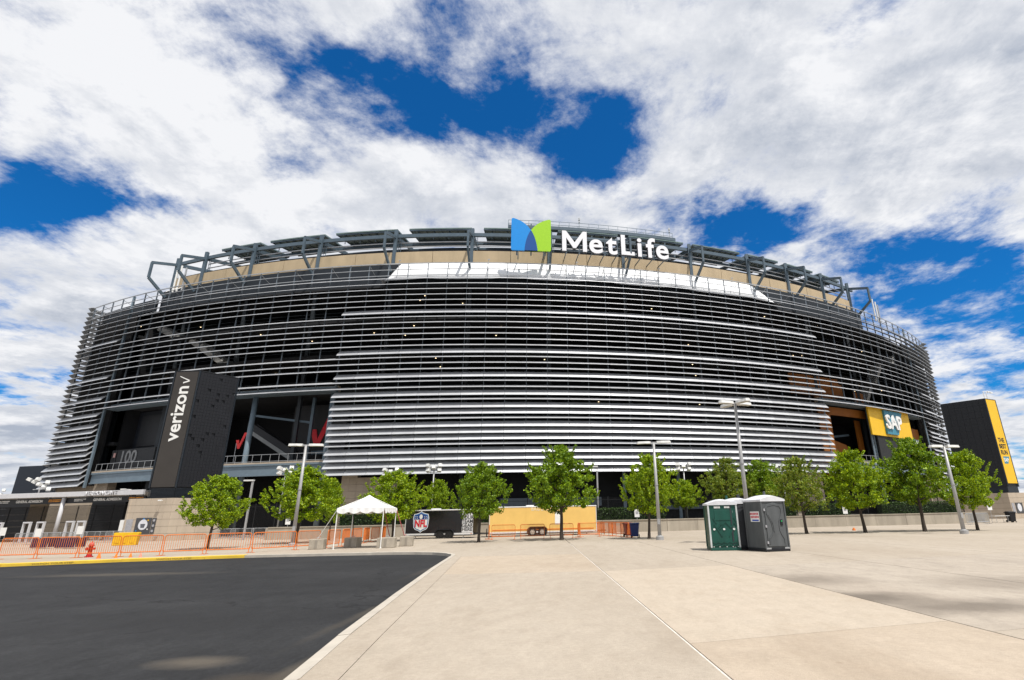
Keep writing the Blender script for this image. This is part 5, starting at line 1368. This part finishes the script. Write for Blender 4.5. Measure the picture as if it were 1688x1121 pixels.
for s in range(4):
    mb = MB(); n = 30; vs = []
    for i in range(n + 1):
        x = -S_ + 2 * S_ * i / n; drop = .22 + .13 * abs(math.sin(math.pi * 4 * i / n)) ; wv = .03 * math.sin(i * 1.3 + s)
        vs += [(x, -S_ - .012, EV), (x, -S_ - .03 - wv, EV - drop)]
    R_ = Matrix.Rotation(rad(90) * s, 3, 'Z'); vs = [tuple(R_ @ Vector(v)) for v in vs]
    mb.add(vs, [(2 * i, 2 * i + 1, 2 * i + 3, 2 * i + 2) for i in range(n)]); mb.build('valance', CLOTH, tn, smooth=True)
for sx in (-1, 1):
    for sy in (-1, 1):
        mb = MB(); mb.tube((sx * (S_ - .03), sy * (S_ - .03), 0), (sx * (S_ - .03), sy * (S_ - .03), EV + .0), .03, .03, 8); mb.lathe([(.08, 0), (.08, .02)], 10, (sx * (S_ - .03), sy * (S_ - .03), 0)); mb.build('leg', WHITE, tn)
mb = MB()
for sx in (-1, 1): mb.tube((sx * 1.42, -1.42, EV - .02), (sx * 1.42, 1.42, EV - .02), .025, .025, 6); mb.tube((-1.42, sx * 1.42, EV - .02), (1.42, sx * 1.42, EV - .02), .025, .025, 6)
for sx in (-1, 1):
    for sy in (-1, 1): mb.tube((sx * 1.42, sy * 1.42, EV - .02), (0, 0, PK - .06), .02, .02, 6)
mb.build('frame', WHITE, tn)
STRAP = mat('red_strap', (.20, .03, .03), .7)
for a_, c_, m_ in (((-1.42, -1.42, 2.35), (-2.55, -1.1, .62), WHITE), ((-1.42, 1.42, 2.35), (-1.1, .9, .62), BLACK), ((1.42, -1.42, 2.35), (1.7, -.6, .62), STRAP), ((1.42, 1.42, 2.35), (2.35, .5, .62), STRAP)):
    mb = MB(); mb.beam(a_, c_, .05, .015); mb.build('strap', m_, tn)
BLOCK = mat('rough_block_concrete', (.36, .32, .26), .9, 0, .2, 3, .5, 14)
def ballast(x, y, w, d, label, rz):
    t = thing('concrete_block', label, 'concrete block', (tp.x + x, tp.y + y, 0), rz)
    mb = MB(); mb.box((0, 0, .30), (w, d, .6)); mb.build('body', BLOCK, t, bevel=.03)
    mb = MB(); mb.path([(-.12, 0, .58), (-.1, 0, .68), (.1, 0, .68), (.12, 0, .58)], .018, 6); mb.build('lifting_loop', GALV, t)
    mb = MB(); mb.bbox((-w * .5 - .006, -.07, .1), (-w * .5 + .05, .07, .5)); mb.bbox((-.08, -d * .5 - .006, .06), (.08, -d * .5 + .03, .54)); mb.build('grooves', mat('block_groove', (.27, .24, .2), .9), t)
ballast(-2.55, -1.0, .85, .75, 'rough concrete ballast block outside the tent at the barrier row', rad(8))
ballast(-1.05, .7, .85, .75, 'rough concrete ballast block in shade under the tent roof', rad(-5))
ballast(1.72, -.9, 1.05, .75, 'wide concrete ballast block at the tent front leg', rad(4))
ballast(2.45, .75, .8, .75, 'rough concrete ballast block at the tent leg by the black trailer', rad(10))

# ------------------------------------------------------------------ trailers
def wheel(parent, x, y, r, rimm):
    mb = MB(); prof = [(r * .62, -.11), (r * .93, -.11), (r, -.07), (r, .07), (r * .93, .11), (r * .62, .11)]; n = 20; vs = []
    for (rr_, yy) in prof:
        for i in range(n): a_ = 2 * math.pi * i / n; vs.append((x + rr_ * math.cos(a_), y + yy, r + rr_ * math.sin(a_)))
    m_ = len(prof); mb.add(vs, [(k * n + i, k * n + (i + 1) % n, ((k + 1) % m_) * n + (i + 1) % n, ((k + 1) % m_) * n + i) for k in range(m_) for i in range(n)])
    w_ = mb.build('wheel', RUBBER, parent)
    mb = MB(); mb.tube((x, y - .06, r), (x, y + .06, r), r * .63, r * .63, 16); mb.tube((x, y - .1, r), (x, y - .06, r), r * .22, r * .3, 8)
    for k in range(6): a_ = k * math.pi / 3; mb.beam((x, y - .075, r), (x + r * .58 * math.cos(a_), y - .075, r + r * .58 * math.sin(a_)), .09, .03, (0, 1, 0))
    mb.build('rim', rimm, w_)
def trailer(name, label, loc, rz, L_, zb_, zt_, skin, npan, wx, wr, rimm, roofm):
    t = thing(name, label, 'trailer', loc, rz); D_ = 2.3
    pw = L_ / npan
    for k in range(npan):
        mb = MB(); mb.bbox((-L_ / 2 + k * pw + .006, 0, zb_ + .12), (-L_ / 2 + (k + 1) * pw - .006, .04, zt_ - .1)); mb.build('side_panel', skin, t)
    mb = MB(); mb.bbox((-L_ / 2 + .01, .041, zb_ + .05), (L_ / 2 - .01, D_, zt_ - .06)); mb.build('box_body', skin, t)
    mb = MB(); mb.bbox((-L_ / 2 - .03, -.03, zt_ - .099), (L_ / 2 + .03, D_ + .05, zt_)); mb.build('roof_trim', roofm, t, bevel=.03)
    mb = MB(); mb.bbox((-L_ / 2 - .02, -.02, zb_ - .02), (L_ / 2 + .02, .1, zb_ + .119)); mb.build('sill', roofm, t)
    mb = MB(); mb.bbox((-L_ / 2 + .3, .3, zb_ - .1), (L_ / 2 - .3, D_ - .3, zb_ + .04)); mb.build('chassis', BLACK, t)
    ws = (-.42 * wr / .34, .42 * wr / .34)
    for s in ws: wheel(t, wx + s, .0, wr, rimm)
    mb = MB(); a0 = wx + ws[0] - wr - .1; a1 = wx + ws[1] + wr + .1
    arch = [(a0, zb_ - .12), (a0, wr * 1.7), (a0 + .22, wr * 2.25), (a1 - .22, wr * 2.25), (a1, wr * 1.7), (a1, zb_ - .12), (a1 - .07, zb_ - .12), (a1 - .07, wr * 1.62), (a1 - .26, wr * 2.1), (a0 + .26, wr * 2.1), (a0 + .07, wr * 1.62), (a0 + .07, zb_ - .12)]
    mb.prism(arch, 'y', -.16, .0); mb.build('mudguard', BLACK if skin is not TRY else mat('brown_guard', (.10, .04, .02), .6), t)
    mb = MB(); mb.prism([(a0 + .07, .1), (a1 - .07, .1), (a1 - .07, wr * 1.62), (a1 - .26, wr * 2.1), (a0 + .26, wr * 2.1), (a0 + .07, wr * 1.62)], 'y', -.012, -.004); mb.build('wheel_well', RUBBER, t)
    for x in (-L_ / 2 + .9, L_ / 2 - .9):
        mb = MB(); mb.beam((x, .25, .02), (x, .25, zb_), .06, .06); mb.box((x, .25, .012), (.2, .2, .024)); mb.build('jack', GALV, t)
    # draw-bar, corner lights, roof vent, hatch outline
    mb = MB(); mb.beam((L_ / 2, .5, zb_ + .02), (L_ / 2 + 1.1, D_ / 2, zb_ + .02), .09, .1); mb.beam((L_ / 2, D_ - .5, zb_ + .02), (L_ / 2 + 1.1, D_ / 2, zb_ + .02), .09, .1); mb.beam((L_ / 2 + .95, D_ / 2, .02), (L_ / 2 + .95, D_ / 2, zb_ + .4), .07, .07); mb.build('draw_bar', BLACK, t)
    mb = MB(); mb.bbox((-L_ * .12 - .35, .8, zt_ + .001), (-L_ * .12 + .35, 1.5, zt_ + .12)); mb.build('roof_vent', roofm, t, bevel=.03)
    for x in (-L_ / 2 + .12, L_ / 2 - .12):
        mb = MB(); mb.bbox((x - .06, -.032, zb_ + .03), (x + .06, -.021, zb_ + .075)); mb.build('marker_light', ORANGE, t)
    for x in (-L_ / 2 + .02, L_ / 2 - .02):
        mb = MB(); mb.bbox((x - .025, -.02, zb_ + .12), (x + .025, -.002, zt_ - .1)); mb.build('corner_trim', roofm, t)
    return t
TRK = mat('gloss_black_skin', (.008, .008, .009), .25, 0, .6, 1.3, spec=.6)
TRY = mat('yellow_trailer_skin', (.76, .50, .15), .5, 0, .06, .8)
TRIM = mat('white_trim', (.70, .70, .70), .4, .1, .06)
RIMB = mat('black_rim', (.03, .03, .03), .4, .4)
nl, nr = at_depth(667, 880, 49.6), at_depth(779, 880, 49.0)
Ln = (nr - nl).length; rzn = math.atan2(nr.y - nl.y, nr.x - nl.x)
nt_ = trailer('enclosed_trailer', 'black enclosed trailer with a white and blue football shield beside the tent', ((nl.x + nr.x) / 2, (nl.y + nr.y) / 2, 0), rzn, Ln, .32, 2.42, TRK, 4, .55, .34, RIMB, TRIM)
pr = .98
mb = MB(); mb.bbox((Ln / 2 - pr, -.018, .46), (Ln / 2 - .02, -.004, 2.3)); ap = mb.build('white_panel', TRIM, nt_)
for i, wd in enumerate(('GET', 'YOUR', 'TEAM', 'GEAR', 'HERE')):
    text(wd, .42, BLACK, nt_, (Ln / 2 - pr / 2 - .01, -.026, 2.02 - i * .325), extrude=.002, bold=.008, sx=.95 if len(wd) == 4 else 1.0)
# shield emblem
def shield(s, dz=0):
    return [(-.62 * s, .62 * s + dz), (-.40 * s, .66 * s + dz), (-.16 * s, .74 * s + dz), (0, .86 * s + dz), (.16 * s, .74 * s + dz), (.40 * s, .66 * s + dz), (.62 * s, .62 * s + dz), (.70 * s, .30 * s + dz), (.66 * s, -.15 * s + dz), (.62 * s, -.45 * s + dz), (.48 * s, -.62 * s + dz), (.18 * s, -.72 * s + dz), (0, -.86 * s + dz), (-.18 * s, -.72 * s + dz), (-.48 * s, -.62 * s + dz), (-.62 * s, -.45 * s + dz), (-.66 * s, -.15 * s + dz), (-.70 * s, .30 * s + dz)]
NFB = mat('shield_blue', (.004, .045, .21), .45); NFR = mat('shield_red', (.62, .012, .03), .45)
em = thing('trailer_emblem_anchor', '', '') if False else None
sx0, sz0 = -Ln / 2 + 1.42, 1.42
def sh(s, y, mt_, name):
    mb = MB(); mb.prism([(sx0 + x, sz0 + z) for x, z in shield(s)], 'y', y, y + .006); return mb.build(name, mt_, nt_)
sh(1.05, -.014, WHITE, 'shield_border'); sh(.97, -.022, mat('shield_light_blue', (.02, .16, .42), .45), 'shield_outline'); sh(.88, -.030, WHITE, 'shield_field')
mb = MB(); top_ = [(x, z) for x, z in shield(.88) if z > .2 * .88]; lo_, hi_ = .18, .9
ptt = [(-.60, .2), (-.545, .545), (-.35, .58), (-.14, .65), (0, .757), (.14, .65), (.35, .58), (.545, .545), (.60, .2)]
mb.prism([(sx0 + x, sz0 + z) for x, z in ptt], 'y', -.038, -.031); mb.build('shield_chief', NFB, nt_)
mb = MB()
for (x, z) in ((-.48, .44), (-.33, .44), (-.48, .30), (-.33, .30), (.48, .44), (.33, .44), (.48, .30), (.33, .30)):
    p5 = [(sx0 + x + (.055 if k % 2 == 0 else .022) * math.sin(k * math.pi / 5), sz0 + z + (.055 if k % 2 == 0 else .022) * math.cos(k * math.pi / 5)) for k in range(10)]
    mb.prism(p5, 'y', -.043, -.039)
mb.build('shield_stars', WHITE, nt_)
mb = MB(); mb.prism([(sx0 + .15 * math.cos(t) * 1.0, sz0 + .43 + .20 * math.sin(t)) for t in [2 * math.pi * i / 16 for i in range(16)]], 'y', -.043, -.039); mb.build('shield_ball', WHITE, nt_)
text('NFL', .80, NFR, nt_, (sx0, -.044, sz0 - .17), rot=0, extrude=.003, bold=.03, sx=.80)

yl, yr = at_depth(806, 878, 49.8), at_depth(984, 878, 51.6)
Ly = (yr - yl).length
yt_ = trailer('long_trailer', 'long yellow trailer with BAG EXCHANGE lettering behind orange barriers', ((yl.x + yr.x) / 2, (yl.y + yr.y) / 2, 0), math.atan2(yr.y - yl.y, yr.x - yl.x), Ly, .30, 2.56, TRY, 3, -.6, .36, mat('pale_rim', (.45, .40, .34), .5), TRIM)
text('BAG EXCHANGE', .40, mat('pale_lettering', (.78, .66, .42), .6), yt_, (.35, -.012, 2.30), extrude=.002, bold=.012)
mb = MB(); mb.bbox((1.02, -.016, .95), (1.75, -.004, 2.05)); mb.build('white_poster', WHITE, yt_)
mb = MB(); mb.bbox((-Ly / 2 + .3, -.02, .52), (Ly / 2 - .3, .0, .60)); mb.build('orange_reflector', ORANGE, yt_)
# bins
def cart(px, py, label, m_, rz):
    g_ = on_ground(px, py); t = thing('wheeled_bin', label, 'bin', (g_.x, g_.y, 0), rz)
    mb = MB(); vs = []
    for (w, d, z) in ((.25, .24, .1), (.33, .33, .95)): vs += [(-w, -d, z), (w, -d, z), (w, d, z), (-w, d, z)]
    mb.add(vs, [(3, 2, 1, 0), (4, 5, 6, 7), (0, 1, 5, 4), (1, 2, 6, 5), (2, 3, 7, 6), (3, 0, 4, 7)]); mb.build('body', m_, t, bevel=.03)
    mb = MB(); mb.prism([(-.38, .951), (.40, .951), (.42, 1.0), (.1, 1.08), (-.36, 1.03)], 'x', -.36, .36); mb.build('lid', m_, t, bevel=.02)
    mb = MB(); mb.tube((-.3, .42, .96), (.3, .42, .96), .02, .02, 6); mb.build('handle', m_, t)
    for s in (-1, 1): mb = MB(); mb.tube((s * .27, .26, .12), (s * .33, .26, .12), .12, .12, 12); mb.build('wheel', RUBBER, t)
    mb = MB(); mb.bbox((-.27, -.27, 0), (-.2, -.2, .1)); mb.bbox((.2, -.27, 0), (.27, -.2, .1)); mb.build('foot', RUBBER, t)
    return t
cart(1047, 886.5, 'blue wheeled bin at the end of the orange barriers', mat('blue_bin_plastic', (.008, .022, .12), .45, 0, .1), rad(-10))
cart(1036.5, 885.0, 'dark red wheeled bin tucked beside the blue bin', mat('maroon_bin_plastic', (.16, .02, .015), .5, 0, .1), rad(15))
p = at_depth(1668, 858, 63.0)
cart_b = cart(1668, 858, 'black bin standing under the far tower base', BLACK, 0); cart_b.location = (p.x, 63, 0); cart_b.scale = (1.1, 1.1, 1.1)
p = at_depth(1648, 855, 62.0); t = thing('folding_table', 'pale folding table beside the black bin by the far tower', 'table', (p.x, 62, 0), rad(10))
mb = MB(); mb.bbox((-.95, -.38, .71), (.95, .38, .75)); mb.build('table_top', WHITE, t)
for s in (-1, 1):
    mb = MB(); mb.tube((s * .75, -.3, 0), (s * .75, -.3, .71), .018, .018, 6); mb.tube((s * .75, .3, 0), (s * .75, .3, .71), .018, .018, 6); mb.tube((s * .75, -.3, .1), (s * .75, .3, .1), .015, .015, 6); mb.build('leg', GALV, t)

# ------------------------------------------------------------------ portable toilets
def ribbon(mb, pts, y, w=.045, d=.035):
    for a_, c_ in zip(pts, pts[1:]): mb.beam((a_[0], y, a_[1]), (c_[0], y, c_[1]), d, w, (0, 1, 0)) if False else mb.beam((a_[0], y, a_[1]), (c_[0], y, c_[1]), w, d, (0, 1, 0))
def toilet(label, loc, rz, body, trim, roofc, front, vent=True, base=BLACK):
    t = thing('portable_toilet', label, 'portable toilet', loc, rz)
    W_, D_, H_ = .60, .61, 2.02
    mb = MB(); mb.bbox((-W_ - .03, -D_ - .03, 0), (W_ + .03, D_ + .03, .13)); mb.build('skid', base, t, bevel=.02)
    mb = MB(); mb.bbox((-W_, -D_, .131), (W_, D_, H_)); mb.build('cabin', body, t, bevel=.015)
    for sx in (-1, 1):
        for sy in (-1, 1): mb = MB(); mb.bbox((sx * W_ - .035, sy * D_ - .035, .13), (sx * W_ + .035, sy * D_ + .035, H_)); mb.build('corner_post', trim, t, bevel=.01)
    # domed roof
    mb = MB(); vs = []; nx, ny = 10, 8
    for i in range(nx + 1):
        for j in range(ny + 1):
            x = -1 + 2 * i / nx; y = -1 + 2 * j / ny
            z = H_ + .06 + .20 * (1 - abs(x) ** 1.7) * (1 - .35 * abs(y) ** 3)
            vs.append((x * (W_ + .05), y * (D_ + .05), z))
    top_fs = [(i * (ny + 1) + j, (i + 1) * (ny + 1) + j, (i + 1) * (ny + 1) + j + 1, i * (ny + 1) + j + 1) for i in range(nx) for j in range(ny)]
    k = len(vs); rim = [(i, 0) for i in range(nx + 1)] + [(nx, j) for j in range(1, ny + 1)] + [(i, ny) for i in range(nx - 1, -1, -1)] + [(0, j) for j in range(ny - 1, 0, -1)]
    low = [(vs[i * (ny + 1) + j][0], vs[i * (ny + 1) + j][1], H_ - .02) for i, j in rim]
    n_ = len(rim); fs = top_fs + [(rim[q][0] * (ny + 1) + rim[q][1], rim[(q + 1) % n_][0] * (ny + 1) + rim[(q + 1) % n_][1], k + (q + 1) % n_, k + q) for q in range(n_)] + [tuple(range(k + n_ - 1, k - 1, -1))]
    mb.add(vs + low, fs); mb.build('roof', roofc, t, smooth=False)
    mb = MB(); mb.tube((W_ - .18, D_ - .2, H_ + .1), (W_ - .18, D_ - .2, H_ + .40), .055, .055, 12); mb.tube((W_ - .18, D_ - .2, H_ + .40), (W_ - .18, D_ - .2, H_ + .43), .06, .05, 12); mb.build('vent_pipe', trim, t)
    if front == 'back':           # moulded rear wall: hills, waves, fixing caps
        y = -D_ - .012
        mb = MB(); mb.bbox((-.36, y - .006, 1.32), (.36, y + .01, 1.78)); mb.build('moulded_panel', body, t, bevel=.012)
        mb = MB(); ribbon(mb, [(-.52, .98), (-.42, 1.22), (-.10, .62)], y); ribbon(mb, [(-.42, 1.42), (-.3, 1.2)], y); ribbon(mb, [(-.25, 1.0), (-.12, 1.18), (-.03, 1.06)], y); ribbon(mb, [(-.2, .92), (.08, 1.27), (.3, 1.0)], y); ribbon(mb, [(.30, 1.0), (.44, 1.24), (.54, 1.1)], y); ribbon(mb, [(.46, 1.46), (.56, 1.24)], y); ribbon(mb, [(.36, .95), (.2, .62)], y); mb.build('moulded_hills', body, t)
        mb = MB()
        for zz in (.36, .24, .48):
            if zz == .48: continue
            ribbon(mb, [(-.54 + 1.08 * i / 24, zz + .035 * math.cos(i / 24 * 2 * math.pi * 4.5)) for i in range(25)], y, .05)
        mb.build('moulded_waves', body, t)
        for x in (-.42, .0, .42):
            mb = MB(); mb.tube((x, y - .02, .93), (x, y + .01, .93), .045, .045, 12); mb.build('fixing_cap', WHITE, t)
        for x in (-.22, .22):
            mb = MB()
            for q in range(5): mb.bbox((x - .13 + q * .055, y - .004, 1.86), (x - .13 + q * .055 + .043, y + .008, 1.95))
            mb.build('vent_grille', WHITE, t)
        mb = MB()
        for x in (-.5, -.25, .05, .3, .52): mb.tube((x, y - .012, .17), (x, y + .01, .17), .02, .02, 8)
        mb.build('rivets', WHITE, t)
    else:                         # door side
        y = -D_ - .012
        dw = .46
        outl = [(-dw, .2), (dw, .2), (dw, 1.72), (dw - .12, 1.88), (0, 1.95), (-dw + .12, 1.88), (-dw, 1.72)]
        mb = MB(); mb.prism(outl, 'y', y - .02, y + .01); dr = mb.build('door', body, t, bevel=.012)
        mb = MB(); y2 = y - .028
        ribbon(mb, [(-.38, 1.7), (-.3, 1.8), (0, 1.86), (.3, 1.8), (.38, 1.7)], y2, .022, .02)
        ribbon(mb, [(-.38, 1.7), (-.38, 1.5), (-.2, 1.15), (-.14, .8), (-.2, .68), (-.38, .5), (-.38, .3)], y2, .03, .025); ribbon(mb, [(.38, 1.7), (.38, 1.5), (.2, 1.2), (.2, .85), (.26, .68), (.38, .5), (.38, .3)], y2, .03, .025)
        ribbon(mb, [(-.30, 1.45), (-.12, 1.1), (-.09, .75)], y2, .022, .02); mb.build('moulded_swoosh', trim if False else body, dr)
        mb = MB(); mb.bbox((.27, y2 - .02, 1.02), (.38, y2 + .01, 1.26)); hd = mb.build('latch', BLACK, dr)
        mb = MB(); mb.bbox((.29, y2 - .03, 1.17), (.36, y2 - .021, 1.22)); mb.build('indicator', mat('green_tab', (.02, .35, .10), .5), dr)
        for zz in (.36, 1.0, 1.66):
            mb = MB(); mb.bbox((-dw - .06, y - .03, zz - .05), (-dw + .02, y - .012, zz + .05)); mb.build('hinge', MATS['pale_grey_notice'], t)
        mb = MB(); mb.bbox((-W_, y - .02, .10), (-.35, y, .16)); mb.bbox((.35, y - .02, .10), (W_, y, .16)); mb.build('kick_plate', GALV, t)
    # side vents and sticker on the left side
    mb = MB()
    for q in range(5): mb.bbox((-W_ - .012, -.42, 1.66 + q * .055), (-W_ + .01, -.03, 1.695 + q * .055)); mb.bbox((-W_ - .012, .03, 1.66 + q * .055), (-W_ + .01, .42, 1.695 + q * .055))
    mb.build('side_louvers', trim, t)
    if front != 'back':
        mb = MB(); mb.bbox((-W_ - .016, -.42, 1.18), (-W_ - .004, .22, 1.6)); st = mb.build('sticker', WHITE, t)
        mb = MB()
        for q, (c0_, c1_) in enumerate(((-.36, .16), (-.38, .18))): 
            xx = c0_
            while xx < c1_: mb.bbox((-W_ - .02, xx, 1.46 - q * .13), (-W_ - .017, xx + .07, 1.55 - q * .13)); xx += .1
        mb.build('sticker_print', mat('sticker_red', (.55, .05, .08), .6), st)
        mb = MB(); mb.bbox((-W_ - .02, -.36, 1.21), (-W_ - .017, .1, 1.27)); mb.build('sticker_line', mat('sticker_blue', (.03, .08, .4), .6), st)
    return t
PG = mat('green_toilet_plastic', (.006, .068, .050), .45, 0, .22, 2.2, stretch=(1, 1, .4)); PGT = mat('pale_toilet_trim', (.52, .55, .55), .5); PR = mat('white_toilet_roof', (.62, .63, .66), .55, 0, .12, 2)
PY = mat('grey_toilet_plastic', (.085, .092, .096), .5, 0, .22, 2.2, stretch=(1, 1, .4)); PD = mat('dark_grey_toilet_plastic', (.038, .042, .048), .5, 0, .1, 1.2)
gc = (on_ground(1171, 907.5) + on_ground(1224, 908)) / 2
t = toilet('green portable toilet with white roof, its moulded back turned out', (gc.x + .05, gc.y + .62, 0), rad(-4), PG, PG, PR, 'back', base=PG); t.scale = (1.08, 1.0, 1.0)
for ch in list(t.children):
    if ch.name.startswith('corner_post'): ch.data.materials.clear(); ch.data.materials.append(PGT if ch.data.vertices[0].co.y < 0 else PG)
pc = (on_ground(1254, 909.5) + on_ground(1300, 909)) / 2
toilet('grey portable toilet with white roof and its door turned out', (pc.x - .02, pc.y + .62, 0), rad(17), PY, PY, PR, 'door').scale = (1.0, 1.05, 1.05)
toilet('dark grey portable toilet squeezed between the green and the lighter grey one', (pc.x - .95, pc.y + 1.95, 0), rad(12), PD, PD, PR, 'door').scale = (1.0, 1.0, 1.02)
# orange debris on the plaza
p = on_ground(1408, 874.5); t = thing('road_cone_base', 'tiny orange object lying on the plaza between the sparse maple and the broad maple', 'debris', (p.x, p.y, 0)); mb = MB(); mb.lathe([(.14, 0), (.14, .05), (.06, .22), (.05, .23)], 10); mb.build('shell', ORANGE, t)
# far tree line beyond the left and right ends of the stadium
print('objects', len(bpy.data.objects))
